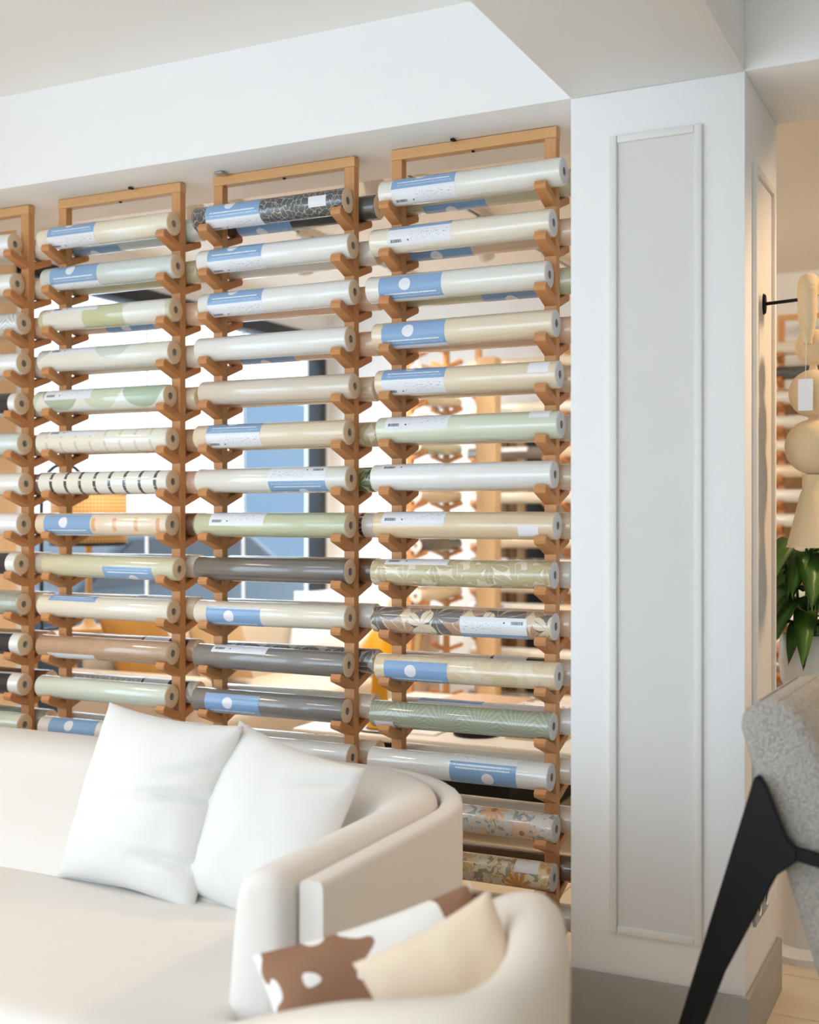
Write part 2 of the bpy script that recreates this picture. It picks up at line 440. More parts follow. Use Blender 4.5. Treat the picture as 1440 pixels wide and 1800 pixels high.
def label_mat(name, blue):
    t = NT(name); u, x, y = t.uv()       # metres; white strip y<.05, blue above
    n1 = t.noise(t.mapped(u, (420, 60, 1)), 1, 1)
    col = t.mix(t.M('GREATER_THAN', y, .05), lin((238, 240, 246)), lin(blue))
    dx = t.M('SUBTRACT', x, .085); dy = t.M('SUBTRACT', y, .096)
    d = t.M('SQRT', t.M('ADD', t.M('MULTIPLY', dx, dx), t.M('MULTIPLY', dy, dy)))
    col = t.mix(t.M('LESS_THAN', d, .0185), col, lin((240, 240, 248)))
    tx = t.M('MULTIPLY', t.M('MULTIPLY', t.band(y, .0665, .0705), t.band(x, .018, .182)), t.M('GREATER_THAN', n1, .40))
    tx2 = t.M('MULTIPLY', t.M('MULTIPLY', t.band(y, .0585, .0605), t.band(x, .018, .190)), t.M('MULTIPLY', t.M('GREATER_THAN', n1, .45), .6))
    col = t.mix(t.M('MAXIMUM', tx, tx2), col, lin((236, 242, 250)))
    bar = t.M('MULTIPLY', t.M('MULTIPLY', t.band(y, .010, .019), t.band(x, .010, .046)), t.M('GREATER_THAN', t.noise(t.mapped(u, (900, 1, 1)), 1, 0), .44))
    ic = t.noise(t.mapped(u, (260, 260, 1)), 1, 1)
    icm = t.M('MULTIPLY', t.M('MULTIPLY', t.band(y, .014, .042), t.band(x, .075, .190)), t.M('MULTIPLY', t.M('GREATER_THAN', ic, .64), .7))
    sq = t.M('MULTIPLY', t.band(y, .012, .017), t.band(x, .064, .069))
    col = t.mix(t.M('MAXIMUM', t.M('MAXIMUM', bar, icm), sq), col, lin((92, 96, 112)))
    return t.fin(col, .3, spec=.4, coat=.6, coatr=.08)
M['label'] = label_mat('blue_white_roll_label', (140, 176, 216))
def dark_label():
    t = NT('black_white_roll_label'); u, x, y = t.uv()
    col = t.mix(t.M('GREATER_THAN', x, .11), lin((226, 228, 232)), lin((44, 46, 54)))
    col = t.mix(t.M('LESS_THAN', x, .008), col, lin((44, 46, 54)))
    n1 = t.noise(t.mapped(u, (300, 200, 1)), 1, 1)
    col = t.mix(t.M('MULTIPLY', t.M('MULTIPLY', t.band(x, .02, .09), t.M('GREATER_THAN', n1, .62)), .6), col, lin((90, 100, 110)))
    return t.fin(col, .3, coat=.5, coatr=.08)
M['darklabel'] = dark_label()

# ------------------------------------------------------------------ room shell
XL, XR, YB, YF = -4.3, 3.2, 7.45, -2.6
BEAM, CE, CB = 2.40, 2.705, 2.76
CX0, CX1, CY0, CY1 = -1.01, -.566, 3.0, 3.455

def floor_planks():
    f = struct(box('floor', (XL, YF, -.12), (XR, YB, -.012), M['dark']), 'pale oak plank floor of the showroom')
    t = NT('oak_plank'); oi = t.n('ShaderNodeObjectInfo')
    v = t.mapped(t.obj(), (3, 40, 40)); g = t.noise(v, 1.2, 5, .6, dist=.6)
    a = t.mix(g, lin((226, 206, 176)), lin((242, 226, 200)))
    b = t.mix(g, lin((220, 198, 166)), lin((238, 220, 192)))
    m = t.fin(t.mix(oi.outputs['Random'], a, b), .38, spec=.4)
    w, L = .295, 1.75; row = 0; y = YF
    cache = {}
    while y < YB-.01:
        y1 = min(y+w, YB); x = XL - (row % 3)*.58
        while x < XR-.01:
            x0, x1 = max(x, XL), min(x+L, XR)
            if x1-x0 > .02:
                key = (round(x1-x0, 3), round(y1-y, 3))
                if key not in cache:
                    bm = bmesh.new(); vs = bbox(bm, (0, 0, -.012), (x1-x0-.004, y1-y-.004, 0))
                    top = [e for e in bm.edges if all(q.co.z > -.001 for q in e.verts)]
                    bmesh.ops.bevel(bm, geom=top, offset=.0015, segments=1, affect='EDGES')
                    me = bpy.data.meshes.new('plank'); bm.normal_update(); bm.to_mesh(me); bm.free(); me.materials.append(m); cache[key] = me
                o = bpy.data.objects.new('plank', cache[key]); COL.objects.link(o); o.location = (x0, y, 0); o.parent = f
            x += L
        y += w; row += 1
floor_planks()
struct(box('ceiling', (XL, YF, CE), (XR, CY0+.1, CE+.12), M['ceil']), 'flat white ceiling of the front room')
struct(box('ceiling_back', (XL, CY0+.1, CB), (XR, YB, CB+.12), M['backceil']), 'warm white ceiling of the back room')
struct(box('ceiling_beam', (XL, CY0, BEAM), (XR, CY1, CE+.1), M['white'], bev=.004), 'white dropped beam above the wooden racks')
struct(box('ceiling_beam_cross', (CX0, YF, BEAM), (CX1, CY0-.001, CE+.05), M['white'], bev=.004), 'white beam running from the column towards the viewer')
struct(box('wall_back', (XL-.2, YB, -.1), (XR+.2, YB+.15, 3), M['white']), 'white back wall')
struct(box('wall_right', (XR, YF, -.1), (XR+.15, YB, 3), M['white']), 'white right wall')
# left wall with storefront opening
WY0, WY1, WH = 4.42, 7.36, 2.49
struct(box('wall_left', (XL-.15, 1.0, -.1), (XL, WY0, 3), M['peach']), 'peach painted left wall pier')
struct(box('wall_left_front', (XL-.15, YF, -.1), (XL, -2.2, 3), M['white']), 'white left wall near the shop front')
struct(box('wall_left_front_header', (XL-.15, -2.2, 2.45), (XL, 1.0, 3), M['white']), 'white wall above the left shop window')
struct(box('wall_left_front_sill', (XL-.15, -2.2, -.1), (XL, 1.0, .15), M['white']), 'white sill wall below the left shop window')
struct(box('wall_left_header', (XL-.15, WY0, WH+.085), (XL, YB, 3), M['white']), 'white wall above the side shop window')
struct(box('wall_left_end', (XL-.15, WY1, -.1), (XL, YB, WH+.085), M['white']), 'white wall strip beside the side shop window')
# front wall with wide window opening behind the viewer
struct(box('wall_front', (XL, YF-.15, -.1), (-3.95, YF, 3), M['white']), 'white front wall pier')
struct(box('wall_front_end', (-.05, YF-.15, -.1), (XR, YF, 3), M['white']), 'white front wall end')
struct(box('wall_front_header', (-3.95, YF-.15, 2.5), (-.05, YF, 3), M['white']), 'white front wall header')
struct(box('wall_front_sill', (-3.95, YF-.15, -.1), (-.05, YF, .1), M['white']), 'white front wall sill')

def window_side():
    w = thing('window_1', 'tall glass shop window with black head frame', 'window', (XL, WY0, 0)); w['kind'] = 'structure'
    del w['category']
    L = WY1-WY0
    box('head_frame', (-.10, 0, WH), (.03, L, WH+.085), M['blackframe'], w, .004)
    box('mullion', (-.08, L-.075, 0), (.03, L, WH), M['blackframe'], w, .004)
    box('mullion', (-.08, 0, 0), (.02, .05, WH), M['white'], w, .004)
    box('sill', (-.10, 0, 0), (.03, L, .06), M['blackframe'], w, .004)
    ys = [.05, 1.02, 1.98, L-.075]
    for i in range(3):
        box('pane', (-.026, ys[i]+.006, .06), (-.018, ys[i+1]-.006, WH), M['glass'], w)
        if i: box('glass_joint', (-.028, ys[i]-.006, .06), (-.016, ys[i]+.006, WH), M['white'], w)
window_side()

def column():
    c = struct(box('column', (CX0, CY0, 0), (CX1, CY1, BEAM), M['white'], bev=.003), 'square white column with framed cloth panels')
    def panel(face, a0, a1, z0, z1):
        w, t = .020, .013
        def B(nm, p0, p1, q0, q1, dep, mat, bev=.004):
            if face == 'f': return box(nm, (p0, CY0-dep, q0), (p1, CY0+.002, q1), mat, c, bev)
            if face == 'r': return box(nm, (CX1-.002, p0, q0), (CX1+dep, p1, q1), mat, c, bev)
            return box(nm, (CX0-dep, p0, q0), (CX0+.002, p1, q1), mat, c, bev)
        B('cloth_panel', a0+w*.6, a1-w*.6, z0+w*.6, z1-w*.6, .003, M['panelcloth'], 0)
        B('moulding', a0, a0+w, z0, z1, t, M['moulding']); B('moulding', a1-w, a1, z0, z1, t, M['moulding'])
        B('moulding', a0+w, a1-w, z0, z0+w, t-.001, M['moulding']); B('moulding', a0+w, a1-w, z1-w, z1, t-.001, M['moulding'])
    panel('f', -.904, -.668, .255, 2.285)
    panel('r', 3.09, 3.375, .46, 2.20)
    b = .013
    bo = box('baseboard', (CX0-b, CY0-b, 0), (CX1+b, CY0, .148), M['base'], c, .003)
    box('baseboard', (CX1, CY0, 0), (CX1+b, CY1+b, .148), M['base'], c, .003)
    box('baseboard', (CX0-b, CY0, 0), (CX0, CY1+b, .148), M['base'], c, .003)
    box('baseboard', (CX0, CY1, 0), (CX1, CY1+b, .148), M['base'], c, .003)
    for y in (3.10, 3.20):
        s = box('socket_plate', (CX1, y, .285), (CX1+.008, y+.085, .37), M['socket'], c, .003)
        lathe('socket_face', [(0, .0), (.022, .0), (.024, .004), (.024, -.004)], M['white'], s, 20, (0, 0, 0))
        f = s.children[0]; f.rotation_euler = (0, R_(90), 0); f.location = (CX1+.008, y+.0425, .3275)
column()

# ------------------------------------------------------------------ wooden racks
RACK_Y = 3.185; RP = .138; ROW0 = CAMH + .8555; NROW = 16
PW, PD = .035, .030; RACKW = .513
ARM_LEN, ARM_RISE, ARM_T = .084, .031, .024
def arm_mesh(sign):
    y0 = 0
    pr = [(0, 0), (sign*ARM_LEN, ARM_RISE), (sign*(ARM_LEN+.004), ARM_RISE+ARM_T*.45), (sign*(ARM_LEN-.004), ARM_RISE+ARM_T), (0, ARM_T)]
    bm = bmesh.new()
    A = [bm.verts.new((0, p[0], p[1])) for p in pr]; B = [bm.verts.new((PW, p[0], p[1])) for p in pr]
    bm.faces.new(A[::-1]); bm.faces.new(B)
    for i in range(5): bm.faces.new((A[i], A[(i+1) % 5], B[(i+1) % 5], B[i]))
    bmesh.ops.recalc_face_normals(bm, faces=bm.faces)
    bmesh.ops.bevel(bm, geom=bm.edges[:], offset=.0015, segments=1, affect='EDGES')
    me = bpy.data.meshes.new('arm'); bm.normal_update(); bm.to_mesh(me); bm.free(); me.materials.append(M['rack_y'])
    return me
ARM_F, ARM_B = arm_mesh(-1), arm_mesh(1)
def rack(loc, rz, label, top=BEAM-.002, back=True, group='wooden wallpaper racks', clip=0, clipm=None):
    r = thing('wooden_rack', label, 'rack', loc, rz, group)
    for px in (0, RACKW-PW):
        box('post', (px, 0, 0), (px+PW, PD, top-.031), M['rack_z'], r, .0015, 1)
        for i in range(NROW):
            z = ROW0-RP*i
            for me, yy in ((ARM_F, .001), (ARM_B, PD-.001))[:2 if back else 1]:
                a = bpy.data.objects.new('arm', me); COL.objects.link(a); a.parent = r; a.location = (px, yy, z)
    tb = box('top_bar', (-.001, -.001, top-.031), (RACKW+.001, PD+.001, top), M['rack_x'], r, .0015, 1)
    lathe('bolt', [(0, 0), (.005, 0), (.005, .004), (0, .004)], M['black'], tb, 10, (RACKW*.5, PD*.5, top-.035))
    if clip:
        w_ = .016 if clip < .1 else .006
        box('ceiling_clip', (clip-w_, -.02-w_*1.8, top-.007), (clip+w_, -.014, top-.001), clipm, tb, .001, 1)
    return r
RX = {'D': -1.627, 'C': -2.265, 'B': -2.908, 'A': -3.556}
RNAME = {'D': 'rack beside column', 'C': 'second rack from column', 'B': 'third rack from column', 'A': 'leftmost rack'}
rack((RX['D'], RACK_Y, 0), 0, 'tall wooden rack of rolls beside the white column', clip=.21, clipm=M['black'])
rack((RX['C'], RACK_Y, 0), 0, 'tall wooden rack of rolls, second from the white column', clip=.05, clipm=M['brass_grey'])
rack((RX['B'], RACK_Y, 0), 0, 'tall wooden rack of rolls, third from the white column', clip=.33, clipm=M['black'])
rack((RX['A'], RACK_Y, 0), 0, 'tall wooden rack of rolls cut off by the left edge')

# ------------------------------------------------------------------ wallpaper rolls
RR = .0380
def roll_mesh(mat, endm, L, R, seed, core=.0115):
    seg = 28
    prof = [(core, .009), (core, .0), (R-.004, 0), (R-.0012, .0012), (R, .004), (R, L-.004), (R-.0012, L-.0012), (R-.004, L), (core, L), (core, L-.009)]
    mi = [2, 1, 1, 0, 0, 0, 1, 1, 2]
    v = []; f = []; m = []; uv = []
    n = len(prof); rnd = random.Random(seed); ou, ov = rnd.uniform(0, .3), rnd.uniform(0, .22)
    for (r, h) in prof:
        for k in range(seg):
            a = 2*PI*k/seg; v.append((h, -r*math.cos(a), r*math.sin(a)))
    for i in range(n-1):
        for k in range(seg):
            f.append((i*seg+k, (i+1)*seg+k, (i+1)*seg+(k+1) % seg, i*seg+(k+1) % seg)); m.append(mi[i])
            a0, a1 = k/seg*.2262+ov, (k+1)/seg*.2262+ov; h0, h1 = prof[i][1]+ou, prof[i+1][1]+ou
            uv += [h0, a0, h1, a0, h1, a1, h0, a1]
    f.append(tuple(range(seg))); m.append(2); uv += [0, 0]*seg
    f.append(tuple(range((n-1)*seg, n*seg))[::-1]); m.append(2); uv += [0, 0]*seg
    me = bpy.data.meshes.new('wallpaper_roll'); me.from_pydata(v, [], f)
    l = me.uv_layers.new(name='UVMap'); l.data.foreach_set('uv', uv)
    me.polygons.foreach_set('material_index', m)
    for x in (mat, endm, M['hole']): me.materials.append(x)
    me.polygons.foreach_set('use_smooth', [True]*len(f)); me.set_sharp_from_angle(angle=R_(50))
    return me
def patch_mesh(name, x0, w, th0, th1, R, mat, flip=False, v0=0.0):
    # a strip of paper wrapped round the roll, th in radians from the front, UV in metres, with thickness
    n = max(3, int(abs(th1-th0)/.16)); v = []; f = []; uv = []
    for i in range(n+1):
        th = th0+(th1-th0)*i/n
        for r in (R+.0007, R-.0004):
            for x in (x0, x0+w): v.append((x, -r*math.cos(th), r*math.sin(th)))
    H = (th1-th0)*R
    for i in range(n):
        a, b = 4*i, 4*(i+1)
        f.append((a, a+1, b+1, b))
        y0, y1 = H*i/n, H*(i+1)/n
        q = [0, v0+y0, w, v0+y0, w, v0+y1, 0, v0+y1]
        if flip: q = [w, v0+H-y0, 0, v0+H-y0, 0, v0+H-y1, w, v0+H-y1]
        uv += q
        f.append((a+2, a, b, b+2)); uv += [.5*w, .01]*4
        f.append((a+1, a+3, b+3, b+1)); uv += [.5*w, .01]*4
    f.append((0, 2, 3, 1)); uv += [0, 0]*4
    e = 4*n; f.append((e, e+1, e+3, e+2)); uv += [0, 0]*4
    me = bpy.data.meshes.new(name); me.from_pydata(v, [], f)
    l = me.uv_layers.new(name='UVMap'); l.data.foreach_set('uv', uv); me.materials.append(mat)
    return me
ORD = ['top', 'second', 'third', 'fourth', 'fifth', 'sixth', 'seventh', 'eighth', 'ninth', 'tenth', 'eleventh', 'twelfth', 'thirteenth', 'fourteenth', 'fifteenth', 'sixteenth']
NSEED = [0]
def make_roll(loc, rz, pat, desc, where, lab=None, L=.55, R=RR, endm=None, sticker=None, roty=0, group='wallpaper rolls on the racks'):
    NSEED[0] += 1; sd = NSEED[0]
    me = roll_mesh(PAT[pat], endm or M['kraft'], L, R, sd)
    o = bpy.data.objects.new('wallpaper_roll', me); COL.objects.link(o)
    o.location = loc; o.rotation_euler = (0, roty, rz)
    tag(o, desc + ', ' + where, 'wallpaper roll', group)
    def child(nm, m, lb=None):
        c = bpy.data.objects.new(nm, m); COL.objects.link(c); c.parent = o
        if lb: c['label'] = lb
    if lab:
        kind, x0, deg, flip = lab      # deg: angle of the blue/white boundary above the front
        tb = R_(deg); wv = .05/R; bl = .075/R
        if kind == 'blue':
            if not flip: child('label', patch_mesh('label', x0, .2, tb-wv, tb+bl, R, M['label']), 'blue and white paper label')
            else: child('label', patch_mesh('label', x0, .2, tb-bl, tb+wv, R, M['label'], True), 'upside-down blue and white paper label')
        elif kind == 'blueonly':
            child('label', patch_mesh('label', x0, .2, tb-(bl if flip else 0), tb+(0 if flip else bl), R, M['label'], flip, .05), 'blue paper label with white dot')
        elif kind == 'whiteonly':
            child('label', patch_mesh('label', x0, .2, tb-wv, tb, R, M['label']), 'white paper label')
        else:
            child('label', patch_mesh('label', x0, .19, tb-.045/R, tb+.045/R, R, M['darklabel']), 'black and white paper label')
    if sticker:
        x0, w, d0, d1 = sticker
        child('sticker', patch_mesh('sticker', x0, w, R_(d0), R_(d1), R, M['paper']), 'small white sticker')
    return o
ROLLZ = ARM_T + (ARM_RISE/ARM_LEN)*RR + RR*math.sqrt(1+(ARM_RISE/ARM_LEN)**2)+.0008
def front_roll(rk, row, pat, desc, lab=None, dx=0, sticker=None, roty=0, L=.55, R=RR, endm=None):
    z = ROW0-RP*row+ROLLZ+(R-RR)*1.5
    make_roll((RX[rk]-.020+dx, RACK_Y-max(R, RR)-.001, z), 0, pat, desc, '%s row, front of %s' % (ORD[row], RNAME[rk]), lab, L, R, endm, sticker, roty)
def back_roll(rk, row, pat, desc, lab=None, dx=0, L=.55, R=RR, endm=None):
    z = ROW0-RP*row+ROLLZ
    make_roll((RX[rk]-.010+dx, RACK_Y+PD+RR+.001, z), 0, pat, desc, '%s row, back of %s' % (ORD[row], RNAME[rk]), lab, L, R, endm)
B = lambda x0, deg, flip=False: ('blue', x0, deg, flip)
K = lambda x0, deg: ('dark', x0, deg, False)
WE = M['greyend']
# rack D (beside the column)
for a in [
    (0, 'offwhite', 'off-white wallpaper roll with blue label', B(.045, 2), .018, None),
    (1, 'cream', 'pale cream wallpaper roll with blue label', B(.062, 38), -.012, None),
    (2, 'offwhite', 'off-white wallpaper roll with white dot label', B(.045, -62), -.024, None),
    (3, 'beige', 'beige wallpaper roll with white dot label', B(.035, -58), -.004, None),
    (4, 'beige', 'warm beige wallpaper roll with blue label', B(.025, 8), .006, (.475, .06, 5, 60)),
    (5, 'palegreen', 'pale green wallpaper roll with white label', B(.032, 72), .010, (.472, .06, 30, 75)),
    (6, 'white', 'plain white wallpaper roll with white label', B(.032, 100), -.008, None),
    (7, 'tan', 'tan wallpaper roll with white label', B(.030, 78), .0, (.452, .06, -45, 0)),
    (8, 'leaves_olive', 'olive leaf patterned wallpaper roll', B(.045, 112), -.008, None),
    (9, 'leaves_brown', 'brown grey leaf patterned wallpaper roll', B(.285, -12-30, True), -.006, None),
    (10, 'leaves_cream', 'beige leaf wallpaper roll with blue label', B(.035, -75), .004, None),
    (11, 'palm_green', 'grey green palm patterned wallpaper roll', None, -.012, (.018, .06, -70, -25)),
    (12, 'white', 'white wallpaper roll with upside-down blue label', B(.265, 42, True), -.018, None),
    (13, 'floral_peach', 'peach and grey floral wallpaper roll', None, -.004, None),
    (14, 'floral_orange', 'orange and olive floral wallpaper roll', None, -.010, (.45, .07, 20, 80)),
    (15, 'cream', 'cream wallpaper roll near the floor', None, -.012, None)]:
    front_roll('D', a[0], a[1], a[2], a[3], a[4]-.004, a[5], R_(random.uniform(-.3, .3)), .556, RR+.0008, WE)
for i, (p, d, l) in enumerate([('olive', 'pale olive wallpaper roll', B(.08, -150)), ('peach', 'peach wallpaper roll', B(.03, -130)), ('sage', 'olive wallpaper roll', B(.27, -150)),
    ('peach', 'light peach wallpaper roll', None), ('tan', 'tan backed wallpaper roll', None), ('greige', 'greige wallpaper roll', None), ('beige', 'beige wallpaper roll', None),
    ('beige', 'sand wallpaper roll', None), ('offwhite', 'off-white wallpaper roll', B(.30, 120)), ('peach', 'peach tan wallpaper roll', None),
    ('greige', 'greige wallpaper roll with dark label', K(.30, 80)), ('white', 'white wallpaper roll with blue label', B(.06, 60)), ('cream', 'cream wallpaper roll', None),
    ('greige', 'grey beige wallpaper roll', None), ('darkbrown', 'dark brown wallpaper roll', B(.0, 120)), ('cream', 'cream wallpaper roll', None)]):
    back_roll('D', i, p, d, l, random.uniform(.0, .02), endm=WE)
# rack C
for a in [
    (0, 'scratch_charcoal', 'charcoal line patterned wallpaper roll', B(.055, -22), -.016, (.43, .06, -25, 25)),
    (1, 'white', 'white wallpaper roll with blue label', B(.045, -12), .002, None),
    (2, 'white', 'plain white wallpaper roll with blue label', B(.040, -8), .008, None),
    (3, 'white', 'white grey wallpaper roll without label', None, -.006, None),
    (4, 'greige', 'greige streaked wallpaper roll', None, .008, None),
    (5, 'beige', 'beige wallpaper roll with blue label', B(.052, 12), -.010, None),
    (6, 'offwhite', 'off-white wallpaper roll with upside-down blue label', B(.275, -8, True), -.004, None),
    (7, 'sage', 'sage green wallpaper roll with white label', B(.06, 72), -.006, None),
    (8, 'taupe', 'dark taupe streaked wallpaper roll', None, -.008, None),
    (9, 'cream', 'cream wallpaper roll with white dot label', B(.05, -80), -.008, None),
    (10, 'grey', 'grey wallpaper roll with white label', B(.07, 105), -.012, None),
    (11, 'grey', 'grey wallpaper roll with blue label', B(.055, -68), -.018, None),
    (12, 'white', 'white wallpaper roll low behind sofa', None, .0, None)]:
    front_roll('C', *a[:2], a[2], a[3], a[4]+.004, a[5], R_(random.uniform(-.3, .3)), .545)
for i, (p, d, l) in enumerate([('charcoal', 'charcoal wallpaper roll', B(.05, -140)), ('offwhite', 'off-white wallpaper roll', None), ('peach', 'peach wallpaper roll', None), ('peach', 'light peach wallpaper roll', B(.06, -150)),
    ('beige', 'beige wallpaper roll', None), ('leaves_olive', 'olive patterned wallpaper roll', None), ('leaves_forest', 'dark green leaf wallpaper roll', None), ('rings_black', 'black dashed wallpaper roll', None),
    ('darkbrown', 'dark brown wallpaper roll', None), ('offwhite', 'off-white wallpaper roll', None), ('leaves_dark', 'grey leaf wallpaper roll', None), ('cream', 'cream wallpaper roll', None), ('cream', 'yellowish cream wallpaper roll', None)]):
    back_roll('C', i, p, d, l, random.uniform(.012, .03))
# rack B
for a in [
    (0, 'discs_cream', 'cream disc patterned wallpaper roll with blue label', B(.05, -4), -.004, 0),
    (1, 'palegrey', 'pale grey wallpaper roll with blue label', B(.045, -38), .012, 0),
    (2, 'discs_olive', 'olive and grey disc patterned wallpaper roll', B(.05, 105), .004, 0),
    (3, 'discs_white', 'white and grey disc patterned wallpaper roll', B(.05, 100), -.002, 0),
    (4, 'discs_green', 'green and white disc patterned wallpaper roll', B(.05, 78), -.018, 0),
    (5, 'rings_faint', 'cream faintly striped wallpaper roll', B(.05, 104), -.008, 0),
    (6, 'rings_black', 'white black-dashed wallpaper roll', None, -.008, 0),
    (7, 'rings_orange', 'peach orange-striped wallpaper roll with blue label', B(.04, -60), -.010, 0),
    (8, 'olive', 'pale olive wallpaper roll with blue label', B(.265, -10, True), .018, .3),
    (9, 'cream', 'cream wallpaper roll with blue label on top', B(.05, 5), -.004, .2),
    (10, 'brown', 'pinkish brown wallpaper roll with white label', B(.06, -110, True), -.008, 0),
    (11, 'mist', 'pale green white wallpaper roll', None, -.012, 0),
    (12, 'offwhite', 'off-white wallpaper roll with blue label', B(.05, -40), .0, 0)]:
    lab = a[3]
    if a[0] == 8: lab = ('blueonly', .265, 4, True)
    if a[0] == 9: lab = ('blueonly', .05, 32, False)
    if a[0] == 10: lab = ('whiteonly', .05, -28, False)
    front_roll('B', a[0], a[1], a[2], lab, a[4]-.006, None, R_(a[5]+random.uniform(-.2, .2)), .548)
for i, (p, d, l) in enumerate([('palegrey', 'pale grey wallpaper roll', B(.02, -150)), ('olive', 'pale olive wallpaper roll', None), ('peach', 'peach wallpaper roll', B(.16, -120)), ('cream', 'cream wallpaper roll', None),
    ('beige', 'beige wallpaper roll', None), ('brown', 'brown wallpaper roll', None), ('peach', 'light peach wallpaper roll', None), ('darkbrown', 'dark brown wallpaper roll', None),
    ('offwhite', 'off-white wallpaper roll with blue label', B(.3, 100)), ('beige', 'beige wallpaper roll with blue label', B(.3, 120)), ('brown', 'tan wallpaper roll with black label', K(.33, 95)),
    ('palm_grey', 'grey palm wallpaper roll with black label', K(.33, 70)), ('palm_grey', 'grey fern wallpaper roll with black label', K(.31, 60))]):
    back_roll('B', i, p, d, l, random.uniform(.0, .02))
# rack A
for i, (p, d, l, dx) in enumerate([('white', 'white wallpaper roll', None, -.04), ('discs_white', 'white disc patterned wallpaper roll', None, -.03), ('palm_grey', 'grey palm wallpaper roll', None, 0), ('white', 'plain white wallpaper roll', None, 0),
    ('offwhite', 'off-white wallpaper roll with black label', K(.33, 10), -.01), ('palegrey', 'pale grey wallpaper roll', None, .004), ('offwhite', 'off-white wallpaper roll', None, .01), ('white', 'white wallpaper roll', None, 0),
    ('offwhite', 'off-white wallpaper roll with black label', K(.32, 5), -.012), ('marble', 'green grey marbled wallpaper roll', None, 0), ('offwhite', 'off-white wallpaper roll with dark label', K(.32, 0), .006), ('offwhite', 'white wallpaper roll with dark label', K(.315, 0), .004),
    ('mist', 'pale green wallpaper roll', None, .004)]):
    front_roll('A', i, p, d, l, dx, None, 0, .55)
for i, (p, d) in enumerate([('cream', 'cream wallpaper roll'), ('beige', 'beige wallpaper roll'), ('peach', 'peach wallpaper roll'), ('cream', 'ivory wallpaper roll'), ('offwhite', 'off-white wallpaper roll'), ('beige', 'sand wallpaper roll'),
    ('brown', 'brown wallpaper roll'), ('peach', 'peach wallpaper roll'), ('cream', 'cream wallpaper roll'), ('beige', 'beige wallpaper roll'), ('brown', 'tan wallpaper roll'), ('darkbrown', 'dark brown wallpaper roll'), ('marble', 'marbled grey wallpaper roll')]):
    back_roll('A', i, p, d, None, .012)

# ------------------------------------------------------------------ far wall racks
FY = 7.06
BK = {'E': (-3.01, 'far wall rack behind pale pillar'), 'F': (-2.42, 'far wall rack left of column'), 'G': (-1.15, 'far wall rack right of column')}
rack((BK['E'][0], FY, 0), 0, 'wooden rack on the far wall right of the pale pillar', 2.45, False, 'racks on the far wall')
rack((BK['F'][0], FY, 0), 0, 'wooden rack on the far wall just left of the column', 2.45, False, 'racks on the far wall')
rack((BK['G'][0], FY, 0), 0, 'wooden rack on the far wall right of the column', 2.45, False, 'racks on the far wall')
farp = {'E': ['cream', 'beige', 'discs_white', 'offwhite', 'taupe', 'peach', 'cream', 'green', 'beige', 'leaves_dark', 'cream', 'offwhite', 'beige', 'offwhite', 'grey', 'grey'],
        'F': ['cream', 'beige', 'white', 'offwhite', 'beige', 'cream', 'white', 'beige', 'cream', 'white', 'offwhite', 'beige', 'cream', 'white', 'peach', 'offwhite'],
        'G': ['cream', 'charcoal', 'white', 'offwhite', 'cream', 'beige', 'white', 'offwhite', 'white', 'cream', 'palegreen', 'white', 'peach', 'grey', 'navy', 'white']}
cname = {'cream': 'cream', 'beige': 'beige', 'discs_white': 'white disc patterned', 'offwhite': 'off-white', 'taupe': 'dark taupe', 'peach': 'peach', 'green': 'dark green', 'leaves_dark': 'dark grey leaf', 'grey': 'grey', 'charcoal': 'charcoal', 'white': 'white', 'palegreen': 'pale green', 'navy': 'navy', 'brown': 'brown', 'darkbrown': 'dark brown', 'black': 'black', 'tan': 'tan', 'olive': 'olive'}
for k in 'EFG':
    for i, p in enumerate(farp[k]):
        lab = None
        if k == 'E' and i in (4, 9, 14): lab = ('blue', .05 if i != 4 else .2, 90, False)
        if k == 'E' and i == 11: lab = ('blue', .04, -70, False)
        make_roll((BK[k][0]-.015+random.uniform(-.01, .01), FY-RR-.001, ROW0-RP*i+ROLLZ), 0, p, cname[p]+' wallpaper roll', '%s row of %s' % (ORD[i], BK[k][1]), lab, .55, RR, WE, None, 0, 'wallpaper rolls on the far wall')
# side rack seen end-on
rack((-2.93, 5.98, 0), R_(90), 'wooden rack seen end-on beside the pale pillar', 2.30, True, 'racks on the far wall')
for i in range(1, 12):
    p = ['beige', 'tan', 'cream', 'beige', 'palegreen', 'green', 'beige', 'tan', 'charcoal', 'cream', 'beige', 'white'][i]
    for s, nm in ((1, 'near side'), (-1, 'far side')):
        yx = -2.93 - (-RR-.001) if s == 1 else -2.93-PD-RR-.001
        make_roll((yx, 5.95, ROW0-RP*i+ROLLZ), R_(90), p, cname[p]+' wallpaper roll', '%s row, %s of end-on rack' % (ORD[i], 'right' if s == 1 else 'left'), None, .55, RR, WE, None, 0, 'wallpaper rolls on the end-on rack')
o = struct(box('wall_partition', (-2.80, 6.58, 0), (-2.68, 6.68, 2.25), M['pale_wood'], bev=.004), 'pale wood partition end by the far racks')

